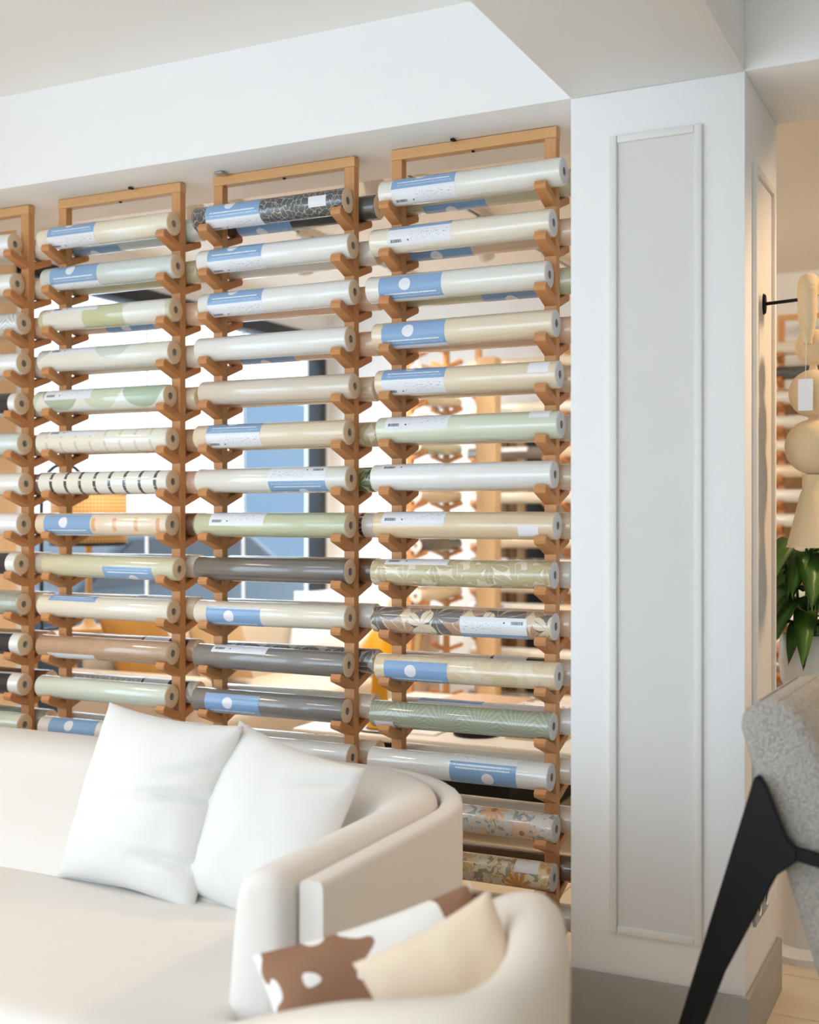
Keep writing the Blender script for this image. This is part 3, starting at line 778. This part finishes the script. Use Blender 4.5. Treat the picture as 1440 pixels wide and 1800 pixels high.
# wood boards leaning behind the far rack
M['oldwood'] = wood('brown_board_wood', (120, 88, 54), (160, 122, 80), 'z')
for i in range(5):
    x = -3.06+i*.062; h = 1.98-.05*(i % 3)
    b = box('sample_board', (x, 7.28+.01*(i % 2), 0), (x+.056, 7.31+.01*(i % 2), h), [M['oldwood'], M['taupecush'], M['oldwood']][i % 3], None, .002)
    tag(b, 'narrow brown sample board leaning behind far rack, %s from left' % ORD[i].replace('top', 'first'), 'board', 'sample boards behind the far rack')
tag(box('dark_panel', (-2.745, 7.28, 0), (-2.60, 7.32, 1.95), M['blackframe'], None, .002), 'black panel filling the dark gap behind far rack', 'board')  # black sheet stands in for the dark gap beside the brown boards
tag(box('dark_panel', (-1.22, 7.28, 0), (-.60, 7.32, 2.05), M['oldwood'], None, .002), 'wide brown board behind the far rack right of the column', 'board')

# ------------------------------------------------------------------ front sofa
def upath(xr, xl, yf, yb, rc, na=8, nc=9, nb=24):
    P = []
    for i in range(na): P.append((xr, yf+(yb-rc-yf)*i/na))
    for i in range(nc): a = PI/2*i/nc; P.append((xr-rc+rc*math.cos(a), yb-rc+rc*math.sin(a)))
    for i in range(nb): P.append((xr-rc+(xl+rc-(xr-rc))*i/nb, yb))
    for i in range(nc): a = PI/2*i/nc; P.append((xl+rc-rc*math.sin(a), yb-rc+rc*math.cos(a)))
    for i in range(na+1): P.append((xl, yb-rc+(yf-yb+rc)*i/na))
    return [Vector((p[0], p[1], 0)) for p in P]
def lerp(a, b, t): return a+(b-a)*t
def up(v, z): return Vector((v.x, v.y, z))
def u_sofa(name, label, loc, rz, xr, xl, yf, yb, top, mat, thick=(.16, .24, .50), seat=.42, group=None, front=.17, shell_t=.05):
    r = thing(name, label, 'sofa', loc, rz, group)
    O = upath(xr, xl, yf, yb, .42); O2 = upath(xr-shell_t, xl+shell_t, yf, yb-shell_t, .372)
    rings = []
    for a, b in zip(O, O2):
        rings.append([up(a, .04), up(a, top-.012), up(lerp(a, b, .07), top-.004), up(lerp(a, b, .2), top), up(lerp(a, b, .8), top), up(lerp(a, b, .93), top-.004), up(b, top-.012), up(b, .04)])
    loft('shell', rings, mat, r, True, True, 60)
    g = .006
    A = upath(xr-shell_t-g, xl+shell_t+g, yf-.0, yb-shell_t-g, .366)
    T = upath(xr-shell_t-thick[0], xl+shell_t+thick[0], yf-.0, yb-thick[1]-shell_t, .26)
    Bm = upath(xr-shell_t-thick[0]-.02, xl+shell_t+thick[0]+.02, yf-.0, yb-thick[2]-shell_t, .22)
    tp = top+.022
    def sec(a, t, b):
        return [up(a, seat-.12), up(a, tp-.055), up(lerp(a, t, .025), tp-.03), up(lerp(a, t, .09), tp-.010), up(lerp(a, t, .26), tp), up(lerp(a, t, .6), tp-.003), up(lerp(a, t, .82), tp-.018), up(lerp(a, t, .95), tp-.042), up(lerp(t, b, .06), tp-.075), up(lerp(t, b, .35), lerp(tp, seat, .45)), up(lerp(t, b, .75), lerp(tp, seat, .8)), up(b, seat), up(b, seat-.12)]
    R = [sec(a, t, b) for a, t, b in zip(A, T, Bm)]
    def cap(ring, first):
        c = sum(ring, Vector())/len(ring); out = []
        for k, (dy, s) in enumerate(((-.022, .97), (-.038, .88), (-.048, .70), (-.053, .4), (-.055, .02))):
            out.append([Vector((c.x+(p.x-c.x)*s, p.y+dy, c.z+(p.z-c.z)*(1-(1-s)*.35))) for p in ring])
        return out[::-1] if first else out
    R = cap(R[0], True)+R+cap(R[-1], False)
    loft('back_pad', R, mat, r, True, True, 80)
    # seat cushion with a T-shaped front
    xa, xb = xr-shell_t-thick[0]+.02, xl+shell_t+thick[0]-.02
    ys = yb-thick[2]-shell_t+.06; fy = yf-front
    def rc(cx, cy, a0, a1, r_, n=6): return [(cx+r_*math.cos(a0+(a1-a0)*i/n), cy+r_*math.sin(a0+(a1-a0)*i/n)) for i in range(n+1)]
    ex = .17
    poly = [(xb, ys), (xb, yf-.075)] + [(xb-ex+.03, yf-.075)] + rc(xb-ex+.10, fy+.10, PI, 1.5*PI, .10) + rc(xa+ex-.10, fy+.10, 1.5*PI, 2*PI, .10) + [(xa+ex-.03, yf-.075), (xa, yf-.075), (xa, ys)]
    prism('seat_cushion', poly[::-1], 'z', .20, seat, mat, r, .045, 4, 60)
    prism('base', [(p[0]*1.0, p[1]+(.03 if p[1] < yf else 0)) for p in poly][::-1], 'z', .05, .21, mat, r, .01, 2)
    for fx in (xr-.25, xl+.25):
        for y2 in (yf+.05, yb-.25): lathe('foot', [(.02, 0), (.028, .05), (.028, .06)], M['dark'], r, 12, (fx, y2, 0))
    return r
u_sofa('sofa', 'large cream sofa with rounded padded back in front of the racks', (0, 0, 0), 0, -1.11, -3.75, 1.90, 2.865, .652, M['linen'], (.115, .24, .50), .42, None, .28)
# cushions on the front sofa
c = pillow('sofa_cushion', .425, .44, .17, M['cushion'], frame_mat((-1.875, 2.37, .618), (1, -.05, -.06), (.0, .36, .94)), seed=1, n=44, folds=((.05, .12, .05, .032), (.32, .25, .25, .022), (-.62, .08, .15, .026)))
tag(c, 'white square cushion standing upright, left of the pair on the sofa', 'cushion', 'cushions on the front sofa')
c = pillow('sofa_cushion', .385, .42, .16, M['cushion'], frame_mat((-1.55, 2.39, .585), (1, -.12, -.20), (.10, .38, .92)), seed=4, n=44, folds=((.55, .35, .2, .014),))
tag(c, 'white square cushion tucked into the sofa corner', 'cushion', 'cushions on the front sofa')

# ------------------------------------------------------------------ blurred tub chair in the foreground
def tub_chair():
    r = thing('tub_chair', 'cream rounded tub chair, blurred at the bottom edge', 'armchair', (0, 0, 0))
    rim = [(-1.03, 1.93, .50), (-.92, 1.935, .56), (-.80, 1.915, .655), (-.70, 1.855, .705), (-.65, 1.77, .70), (-.622, 1.68, .69), (-.622, 1.59, .675), (-.65, 1.52, .665), (-.73, 1.485, .655), (-.84, 1.475, .635), (-.95, 1.475, .60), (-1.03, 1.475, .57)]
    rim = [Vector(p) for p in rim]
    # smooth resample (Catmull-Rom)
    P = []
    for i in range(len(rim)-1):
        p0, p1, p2, p3 = rim[max(i-1, 0)], rim[i], rim[i+1], rim[min(i+2, len(rim)-1)]
        for k in range(5):
            t = k/5
            P.append(.5*((2*p1)+(p2-p0)*t+(2*p0-5*p1+4*p2-p3)*t*t+(3*p1-p0-3*p2+p3)*t**3))
    P.append(rim[-1])
    rings = []
    for i, p in enumerate(P):
        d = P[min(i+1, len(P)-1)]-P[max(i-1, 0)]; d.z = 0; d.normalize()
        n = Vector((d.y, -d.x, 0))          # inward normal (path runs clockwise)
        c0 = Vector((-.83, 1.70, 0)); 
        if (c0-up(p, 0)).dot(n) < 0: n = -n
        h = p.z; w = .05
        q = lambda off, z: Vector((p.x+n.x*off, p.y+n.y*off, z))
        rings.append([q(-w*.3, .05), q(-w*.75, .25), q(-w*.98, h-.10), q(-w, h-.05), q(-w*.85, h-.02), q(-w*.5, h-.004), q(0, h), q(w*.5, h-.006), q(w*.85, h-.025), q(w*.98, h-.06), q(w*.9, h-.12), q(w*.7, .33), q(w*.7, .05)])
    loft('shell', rings, M['tub'], r, True, True, 80)
    poly = [(p.x*.94-.05, p.y*.9+.17) for p in P]
    prism('seat', poly, 'z', .20, .40, M['tub'], r, .03, 3, 60)
    prism('plinth', [(p[0]*.9-.08, p[1]*.9+.17) for p in poly], 'z', 0, .19, M['dark'], r)
    return r
tub_chair()
c = pillow('patterned_cushion', .38, .30, .10, M['cow'], frame_mat((-.895, 1.745, .515), (.80, .52, .28), (-.25, .30, .92)), seed=9)
tag(c, 'brown and white patched cushion in the foreground tub chair', 'cushion')
c = pillow('beige_cushion', .24, .24, .10, M['beigecush'], frame_mat((-.755, 1.70, .575), (.72, .55, .42), (-.45, .05, .85)), seed=12)
tag(c, 'small plain beige cushion in the foreground tub chair', 'cushion')

# ------------------------------------------------------------------ boucle lounge chair at the right edge
def lounge_chair():
    r = thing('lounge_chair', 'grey boucle lounge chair with black steel side legs, cut by right edge', 'armchair', (0, 0, 0))
    y0, y1 = 2.42, 2.86
    # back slab, reclined: top leans left
    bx = [(-.475, .91), (-.455, .945), (-.42, .962), (-.375, .957), (-.345, .93), (-.32, .88), (-.12, .36), (-.22, .30), (-.30, .36)]
    prism('backrest', bx, 'y', y0, y1, M['boucle'], r, .028, 4, 70)
    sx = [(-.20, .30), (-.20, .40), (.36, .47), (.40, .44), (.40, .36), (.36, .33)]
    prism('seat', sx, 'y', y0+.005, y1-.005, M['boucle'], r, .025, 4, 70)
    for y in (y0-.038, y1+.012):
        leg = [(-.432, .815), (-.422, .818), (-.41, .80), (-.372, .705), (-.352, .685), (-.352, .662), (-.39, .63), (-.49, .425), (-.535, .30), (-.64, 0), (-.675, 0), (-.58, .31)]
        if y > y0: leg = [(x_+.26*(.82-z_)*1.7, z_) for x_, z_ in leg]
        prism('side_leg', leg, 'y', y, y+.022, M['black'], r, .003, 1)
        prism('side_bar', [(-.365, .690), (-.365, .664), (.30, .545), (.33, .56), (.30, .575)], 'y', y+.002, y+.020, M['black'], r, .003, 1)
        prism('side_leg', [(.31, .575), (.34, .56), (.44, 0), (.40, 0), (.28, .55)], 'y', y, y+.022, M['black'], r, .003, 1)
    box('cross_rail', (-.30, y0-.03, .62), (-.275, y1+.03, .645), M['black'], r, .003, 1)
    Q = Matrix.Translation((-.45, 2.40, 0)) @ Matrix.Rotation(R_(-2), 4, 'Z') @ Matrix.Translation((.45, -2.40, 0))
    for ch in r.children: ch.data.transform(Q)
lounge_chair()

# ------------------------------------------------------------------ knit wall lamp, plant on the right of the column
def wall_lamp():
    r = thing('wall_lamp', 'beige knitted bead wall lamp on a black rod beside the column', 'lamp', (CX1, 3.23, 1.868))
    v = lathe('wall_plate', [(0, 0), (.026, 0), (.028, .004), (.024, .010), (0, .010)], M['black'], r, 20); v.rotation_euler = (0, R_(90), 0)
    v.scale = (1, .55, 1)
    tube('rod', [(0, 0, 0), (.11, 0, .006)], .0045, M['black'], r)
    cx = .118
    # arched knit tube in the y-z plane
    pts = []; rd = []
    for i in range(40):
        a = PI*1.0*(1-i/39); pts.append((cx, .035*math.cos(a)-.0, .018+.028*math.sin(a))); rd.append(.024+.0012*math.sin(i*1.9))
    pts = [(cx, -.035, -.115+.0065*i) for i in range(20)]+pts; rd = [(.010+.014*min(1, (i+1)/12))+.0012*math.sin(i*2.1) for i in range(20)]+rd
    tube('knit_loop', pts, rd, M['knit'], r, 16)
    prof = []
    def ball(z, rad, n=12):
        for i in range(n+1):
            a = PI*(.06+.88*i/n); prof.append((rad*math.sin(a), z+rad*math.cos(a)))
    ball(-.115, .046); ball(-.235, .062); ball(-.372, .072)
    prof += [(.028, -.445), (.028, -.485), (.032, -.490), (.066, -.628), (.068, -.632), (.062, -.632)]
    lathe('bead_shade', prof, M['knit'], r, 28, (cx+.006, .03, 0))
    t = box('price_tag', (cx-.02, -.052, -.285), (cx+.016, -.050, -.205), M['paper'], r, .0005, 1)
    tube('tag_string', [(cx, -.05, -.11), (cx-.001, -.053, -.16), (cx-.002, -.051, -.208)], .0008, M['ceramic'], r, 6)
    lm = bpy.data.lights.new('lamp_bulb', 'POINT'); lm.energy = 3; lm.color = (1, .72, .42); lm.shadow_soft_size = .03
wall_lamp()

def plant():
    r = thing('potted_plant', 'green leafy plant in white pot right of the column', 'plant', (-.535, 3.80, .78))
    lathe('pot', [(0, 0), (.05, 0), (.075, .04), (.082, .10), (.078, .17), (.070, .18), (.066, .17), (.06, .15), (0, .15)], M['ceramic'], r, 24)
    rnd = random.Random(5)
    st = [(0, 0), (.02, .01), (-.02, .015), (.01, -.02)]
    for i, (sx, sy) in enumerate(st):
        tube('stem', [(sx, sy, .14), (sx*1.5, sy*1.5, .30), (sx*2.4, sy*2.2, .44+.02*i)], .005, M['leaf'], r, 6)
    for i in range(44):
        a = rnd.uniform(0, 2*PI); z0 = rnd.uniform(.20, .46); L = rnd.uniform(.15, .26); w = L*rnd.uniform(.13, .19)
        d = Vector((math.cos(a), math.sin(a), 0)); s = Vector((-d.y, d.x, 0)); lift = rnd.uniform(.1, .7)
        V = []; F = []; n = 7
        for k in range(n+1):
            t = k/n; ww = w*math.sin(PI*min(1, t*.95+.05))**.8
            p = d*(L*t*.85+.015)+Vector((0, 0, z0+L*(lift*t-1.15*lift*t*t-.55*t*t)))
            V += [p-s*ww+Vector((0, 0, ww*.35)), p, p+s*ww+Vector((0, 0, ww*.35)), p-Vector((0, 0, .0015))]
        for k in range(n):
            q, e = 4*k, 4*k+4
            F += [(q, q+1, e+1, e), (q+1, q+2, e+2, e+1), (q+2, q+3, e+3, e+2), (q+3, q, e, e+3)]
        pyd(V, F, 'leaf', M['leaf'], r, smooth=True)
plant()
ps = thing('plant_stand', 'slim white pedestal under the potted plant', 'pedestal', (-.535, 3.80, 0))
lathe('pedestal_column', [(.13, 0), (.13, .02), (.09, .04), (.085, .72), (.11, .76)], M['ceramic'], ps, 24)
lathe('pedestal_top', [(0, .758), (.12, .758), (.125, .765), (.125, .775), (.12, .779), (0, .779)], M['ceramic'], ps, 24)

# ------------------------------------------------------------------ back room furniture
u_sofa('far_sofa', 'cream sofa against the far white wall', (0, 0, 0), 0, -3.10, -4.24, 6.25, 7.05, .72, M['tub'], (.14, .2, .30), .43, None, .12)
def long_sofa():
    r = thing('window_sofa', 'long beige sofa below the side shop window', 'sofa', (0, 0, 0))
    box('base', (-3.95, 4.45, .06), (-3.15, 5.95, .22), M['tub'], r, .02, 3)
    for i in range(2):
        y = 4.46+.75*i; box('seat_cushion', (-3.76, y, .22), (-3.12, y+.74, .42), M['tub'], r, .04, 4)
        box('back_cushion', (-3.95, y, .36), (-3.75, y+.74, .74), M['tub'], r, .05, 4)
    box('arm', (-3.95, 4.30, .06), (-3.15, 4.45, .60), M['tub'], r, .04, 4)
long_sofa()
cs = thing('console_table', 'narrow wooden console under the cane lamp', 'table', (-4.28, 4.46, 0))
box('table_top', (0, 0, .72), (.30, .95, .745), M['honey'], cs, .004, 1)
for x in (.01, .26):
    for y in (.01, .91): box('leg', (x, y, 0), (x+.03, y+.03, .72), M['honey'], cs, .002, 1)
def fc(nm, lab, mat, loc, xd, yd, s=.42, sd=0, t=.15):
    tag(pillow(nm, s, s, t, mat, frame_mat(loc, xd, yd), seed=sd, n=16), lab, 'cushion', 'cushions in the back room')
fc('scatter_cushion', 'gold and cream cushion against the shop window', M['goldcush'], (-3.70, 4.62, .68), (0, 1, .1), (-.35, .1, .9), .42, 21)
fc('scatter_cushion', 'beige cushion against the shop window, nearer the far sofa', M['taupecush'], (-3.70, 5.25, .66), (.1, 1, -.1), (-.35, 0, .9), .42, 22)
fc('scatter_cushion', 'white cushion at the left of the far sofa', M['cushion'], (-3.78, 6.48, .66), (1, .1, .12), (-.1, .45, .85), .46, 23)
fc('scatter_cushion', 'white cushion in the middle of the far sofa', M['cushion'], (-3.52, 6.52, .68), (1, -.1, -.1), (.1, .45, .85), .44, 24)
fc('scatter_cushion', 'taupe cushion at the right end of the far sofa', M['taupecush'], (-3.27, 6.50, .66), (.9, -.3, .1), (.0, .40, .85), .46, 25)

def coffee_table():
    r = thing('coffee_table', 'low square pale table with black base in the back room', 'table', (-2.12, 5.06, 0))
    box('table_top', (-.64, -.60, .375), (.64, .60, .40), M['ceramic'], r, .006, 2)
    box('table_base', (-.45, -.44, .0), (.30, .40, .375), M['black'], r, .006, 2)
coffee_table()
TT = .4005
def cone_lamp(loc):
    r = thing('table_lamp', 'yellow cone table lamp on the coffee table', 'lamp', loc)
    lathe('base', [(0, 0), (.052, 0), (.053, .004), (.022, .29), (.0, .292)], M['yellow'], r, 28)
    lathe('stem', [(.006, .28), (.006, .36)], M['brass'], r, 10)
    lathe('shade', [(.012, .445), (.10, .335), (.102, .330), (.098, .332), (.010, .440)], M['yellow'], r, 32)
    lathe('foot_ring', [(0, .0), (.056, 0), (.057, .003), (.053, .006)], M['black'], r, 24)
cone_lamp((-2.42, 4.62, TT))
tube_o = tube('lamp_cord', [(-2.36, 4.60, TT+.005), (-2.30, 4.55, TT+.012), (-2.33, 4.50, TT+.004), (-2.42, 4.50, TT+.004), (-2.50, 4.53, TT+.004)], .004, M['black'])
tag(tube_o, 'black cord curled beside the yellow lamp', 'cord')
tr = thing('tray', 'white tray holding brass flower ornaments on the coffee table', 'tray', (-1.78, 5.20, TT))
box('tray_base', (-.26, -.17, 0), (.20, .17, .012), M['paper'], tr, .003, 1)
for nm, a, b in (('tray_edge', (-.26, -.17, .0), (.20, -.16, .035)), ('tray_edge', (-.26, .16, 0), (.20, .17, .035)), ('tray_edge', (-.26, -.16, 0), (-.25, .16, .035)), ('tray_edge', (.19, -.16, 0), (.20, .16, .035))): box(nm, a, b, M['paper'], tr)
def flower(loc, mat, lab, s=1.0):
    r = thing('flower_ornament', lab, 'ornament', loc, group='flower ornaments on the tray')
    for k in range(6):
        a = k*PI/3; d = Vector((math.cos(a), math.sin(a), 0)); t = Vector((-d.y, d.x, 0)); V = []; F = []
        for i in range(6):
            q = i/5; w = .014*s*math.sin(PI*(q*.85+.12)); p = d*(.006+.034*q)*s+Vector((0, 0, (.008+.020*q*q)*s))
            V += [p-t*w, p+Vector((0, 0, .003)), p+t*w, p-Vector((0, 0, .003))]
        for i in range(5):
            for j in range(4): F.append((4*i+j, 4*i+(j+1) % 4, 4*i+4+(j+1) % 4, 4*i+4+j))
        pyd(V, F, 'petal', mat, r, smooth=True)
    lathe('flower_center', [(0, .0), (.011*s, .0), (.013*s, .010*s), (.009*s, .020*s), (0, .024*s)], mat, r, 12)
for i, (x, y, m, lab) in enumerate([(-1.93, 5.18, 'brass', 'large brass flower, leftmost on the tray'), (-1.80, 5.26, 'brass', 'brass flower in the middle of the tray'), (-1.66, 5.27, 'brass', 'brass flower at the right end of the tray'), (-1.76, 5.12, 'brass', 'brass flower at the near edge of the tray'), (-1.64, 5.13, 'black', 'black flower at the near right corner of the tray')]):
    flower((x, y, TT+.0125), M[m], lab, 1.15 if i == 0 else .95)
pb = tag(box('serving_board', (-2.45, 5.05, TT), (-2.05, 5.55, TT+.03), M['pinkwood'], None, .008, 2), 'pinkish wooden serving board on the coffee table', 'board')
bw = thing('bowl', 'black bowl turned over on the near side of the coffee table', 'bowl', (-1.98, 4.66, TT))
lathe('bowl_body', [(.095, 0), (.10, .01), (.085, .06), (.05, .09), (0, .10)], M['black'], bw, 28)
lathe('bowl_foot', [(.03, .085), (.032, .105), (.026, .107), (0, .102)], M['black'], bw, 20)
for i, (x, y, w, h, m, lab) in enumerate([(-2.22, 4.62, .20, .15, 'paper', 'white sample sheet beside the yellow lamp'), (-1.72, 4.72, .24, .18, 'pinkwood', 'beige sample tile on the near right of the coffee table')]):
    tag(box('sample_sheet', (x-w/2, y-h/2, TT), (x+w/2, y+h/2, TT+.008), M[m], None, .001, 1), lab, 'sample')
pf = thing('pouf', 'dark brown round pouf behind the coffee table', 'pouf', (-1.45, 6.05, 0))
lathe('pouf_body', [(0, 0), (.26, 0), (.30, .05), (.31, .2), (.29, .36), (.22, .41), (0, .42)], M['dark'], pf, 32)
lathe('pouf_piping', [(.287, .36), (.298, .362), (.298, .372), (.285, .374)], M['black'], pf, 32)

def drum_lamp(loc):
    r = thing('table_lamp', 'cane drum shade lamp by the side shop window', 'lamp', loc)
    lathe('base', [(0, 0), (.09, 0), (.095, .015), (.04, .03), (.02, .06), (.014, .30), (.02, .44)], M['honey'], r, 20)
    n = 40; R = .185; V = []; F = []; uv = []
    for k in range(n+1):
        a = 2*PI*k/n
        for rr, z in ((R, .43), (R, .685), (R-.006, .685), (R-.006, .43)): V.append((rr*math.cos(a), rr*math.sin(a), z))
    for k in range(n):
        for j in range(4):
            F.append((4*k+j, 4*k+4+j, 4*k+4+(j+1) % 4, 4*k+(j+1) % 4))
            y = (0, 1, 1, 0); y0, y1 = y[j], y[(j+1) % 4]
            uv += [k/n, y0, (k+1)/n, y0, (k+1)/n, y1, k/n, y1]
    me = bpy.data.meshes.new('shade'); me.from_pydata(V, [], F); l = me.uv_layers.new(name='UVMap'); l.data.foreach_set('uv', uv)
    from_me(me, 'shade', M['cane'], r, True)
    for z in (.43, .685):
        tube('shade_ring', [(R*math.cos(2*PI*k/40), R*math.sin(2*PI*k/40), z) for k in range(40)], .007, M['black'], r, 8, True)
    for k in range(3): tube('spoke', [(0, 0, .44), (R*math.cos(2*PI*k/3), R*math.sin(2*PI*k/3), .44)], .003, M['black'], r, 6)
drum_lamp((-4.06, 4.66, .746))
ar = thing('metal_arch', 'black bent metal arch frame beside the cane lamp', 'frame', (-4.268, 4.72, .746))
tube('arch_tube', [(0, -.165, 0)]+[(0, -.165, .62)]+[(0, -.155*math.cos(PI*k/12), .70+.13*math.sin(PI*k/12)) for k in range(13)]+[(0, .165, .62), (0, .165, 0)], .010, M['blackframe'], ar, 10)
box('foot_bar', (-.012, -.18, 0), (.02, .18, .012), M['blackframe'], ar, .003, 1)

# ceiling tracks and spots of the back room
SPOTS = []
def track(x, y0, y1, lab):
    t = thing('light_track', lab, 'track', (x, y0, CB))
    box('rail', (-.018, 0, -.03), (.018, y1-y0, 0), M['track'], t, .002, 1)
    box('conductor_slot', (-.006, .01, -.0325), (.006, y1-y0-.01, -.028), M['black'], t)
track(-3.15, 3.9, 6.9, 'ceiling light track behind the second rack from the column')
track(-2.22, 3.9, 6.9, 'ceiling light track behind the rack beside the column')
track(.75, 3.6, 6.9, 'ceiling light track right of the column')
def spot(loc, aim, lab, energy=60, col=(1, .84, .64), size=R_(95), lit=True):
    r = thing('track_spot', lab, 'spotlight', loc, group='track spotlights')
    d = (Vector(aim)-Vector(loc)).normalized(); q = d.to_track_quat('-Z', 'Y')
    tube('spot_stem', [(0, 0, 0), (0, 0, -.09)], .008, M['track'], r, 8)
    box('spot_adapter', (-.014, -.05, -.022), (.014, .05, -.001), M['track'], r, .002, 1)
    h = lathe('spot_head', [(0, .06), (.034, .06), (.04, .05), (.042, -.08), (.036, -.08), (.034, -.06), (0, -.06)], M['track'], r, 20)
    h.location = (0, 0, -.12); h.rotation_mode = 'QUATERNION'; h.rotation_quaternion = q
    ln = lathe('lens', [(0, -.064), (.033, -.064), (.033, -.061)], M['lampglow'], h, 20)
    l = bpy.data.lights.new('spot_beam', 'SPOT'); l.energy = energy; l.color = col; l.spot_size = size; l.spot_blend = .7; l.shadow_soft_size = .18
    o = bpy.data.objects.new('spot_beam', l); COL.objects.link(o); o.location = Vector(loc)+Vector((0, 0, -.12))+d*.085
    o.rotation_mode = 'QUATERNION'; o.rotation_quaternion = q
Z = CB-.03
spot((-3.15, 4.3, Z), (-3.6, 5.2, .4), 'white track spotlight left of the pair behind the second rack', 90)
spot((-3.15, 5.2, Z), (-3.5, 6.5, .5), 'white track spotlight farther along the left track', 90)
spot((-3.15, 6.2, Z), (-3.4, 7.3, 1.3), 'white track spotlight at the far end of the left track', 40)
spot((-2.22, 4.2, Z), (-2.1, 5.0, .4), 'white track spotlight nearest on the track behind the column rack', 100)
spot((-2.22, 5.3, Z), (-2.4, 7.1, 1.0), 'lit track spotlight in the middle of the column rack track', 28)
spot((-2.22, 6.2, Z), (-1.8, 7.2, .8), 'track spotlight at the far end of the column rack track', 24)
spot((.75, 3.75, Z), (-.55, 3.25, 1.5), 'track spotlight aimed at the warm side of the column', 105, (1, .68, .40), R_(62))
spot((.75, 4.9, Z), (-.9, 7.1, 1.3), 'track spotlight aimed at the far rack right of the column', 110, (1, .78, .52))
def downlight(x, y, lab, energy, col):
    r = thing('downlight', lab, 'downlight', (x, y, CE), group='ceiling downlights of the front room')
    lathe('trim_ring', [(.036, -.002), (.05, -.004), (.052, 0), (.036, 0)], M['track'], r, 24)
    lathe('lens', [(0, -.001), (.036, -.001), (.036, -.0005)], M['lampglow'], r, 24)
    l = bpy.data.lights.new('downlight_beam', 'SPOT'); l.energy = energy; l.color = col; l.spot_size = R_(130); l.spot_blend = .8; l.shadow_soft_size = .25
    o = bpy.data.objects.new('downlight_beam', l); COL.objects.link(o); o.location = (x, y, CE-.02)
downlight(-2.5, 1.2, 'added unseen ceiling downlight brightening the front of the sofa', 44, (1, .98, .96))  # added lamp out of view, lifts the sofa seat from above
downlight(-1.5, .3, 'added unseen fill downlight in the middle of the front room', 44, (1, .98, .96))  # extra lamp out of view, top fill for the front room
downlight(-3.4, 1.9, 'round warm ceiling downlight above the left end of the sofa', 62, (1, .82, .62))
downlight(.8, .8, 'added unseen downlight right of the cross beam, warming the lounge chair', 18, (1, .76, .50))  # added out of view to warm the top of the lounge chair

# ------------------------------------------------------------------ outside the side window
struct(box('ground_street', (-30, -14, -.35), (XL-.15, 30, -.15), M['pave']), 'pale street pavement outside')
struct(box('ground_front', (XL-.15, -14, -.35), (12, YF-.15, -.15), M['pave']), 'pale pavement before the shop front')
fb = thing('building', 'white building with blue shutter across the street', 'building', (-10.2, 14, -.15))
box('wall', (-.5, -14, 0), (0, 14, 6.5), M['facade'], fb)
box('shutter', (0, 1.0, 0), (.06, 2.9, 3.25), M['bluepanel'], fb, .01, 1)
box('shutter_frame', (0, .88, 0), (.09, 1.0, 3.37), M['facade'], fb); box('shutter_frame', (0, 2.9, 0), (.09, 3.02, 3.37), M['facade'], fb)
def car(loc, rz, lab):
    r = thing('car', lab, 'car', loc, rz)
    side = [(-2.1, .35), (-2.12, .62), (-2.0, .80), (-1.2, .90), (-.65, 1.32), (.75, 1.36), (1.45, .95), (2.05, .88), (2.12, .6), (2.1, .35)]
    prism('body', side, 'y', -.82, .82, M['car'], r, .06, 3, 50)
    gl = [(-1.08, .93), (-.60, 1.28), (.70, 1.31), (1.28, .96)]
    prism('side_window', gl, 'y', -.84, -.80, M['carglass'], r); prism('side_window', gl, 'y', .80, .84, M['carglass'], r)
    for x in (-1.35, 1.35):
        for y in (-.85, .68):
            w = lathe('wheel', [(0, 0), (.2, 0), (.22, .02), (.31, .02), (.33, .05), (.33, .13), (.31, .16), (0, .16)], M['tyre'], r, 24)
            w.rotation_euler = (R_(-90), 0, 0); w.location = (x, y, .33)
car((-6.7, 8.0, -.15), R_(84), 'grey blue car parked outside the side shop window')
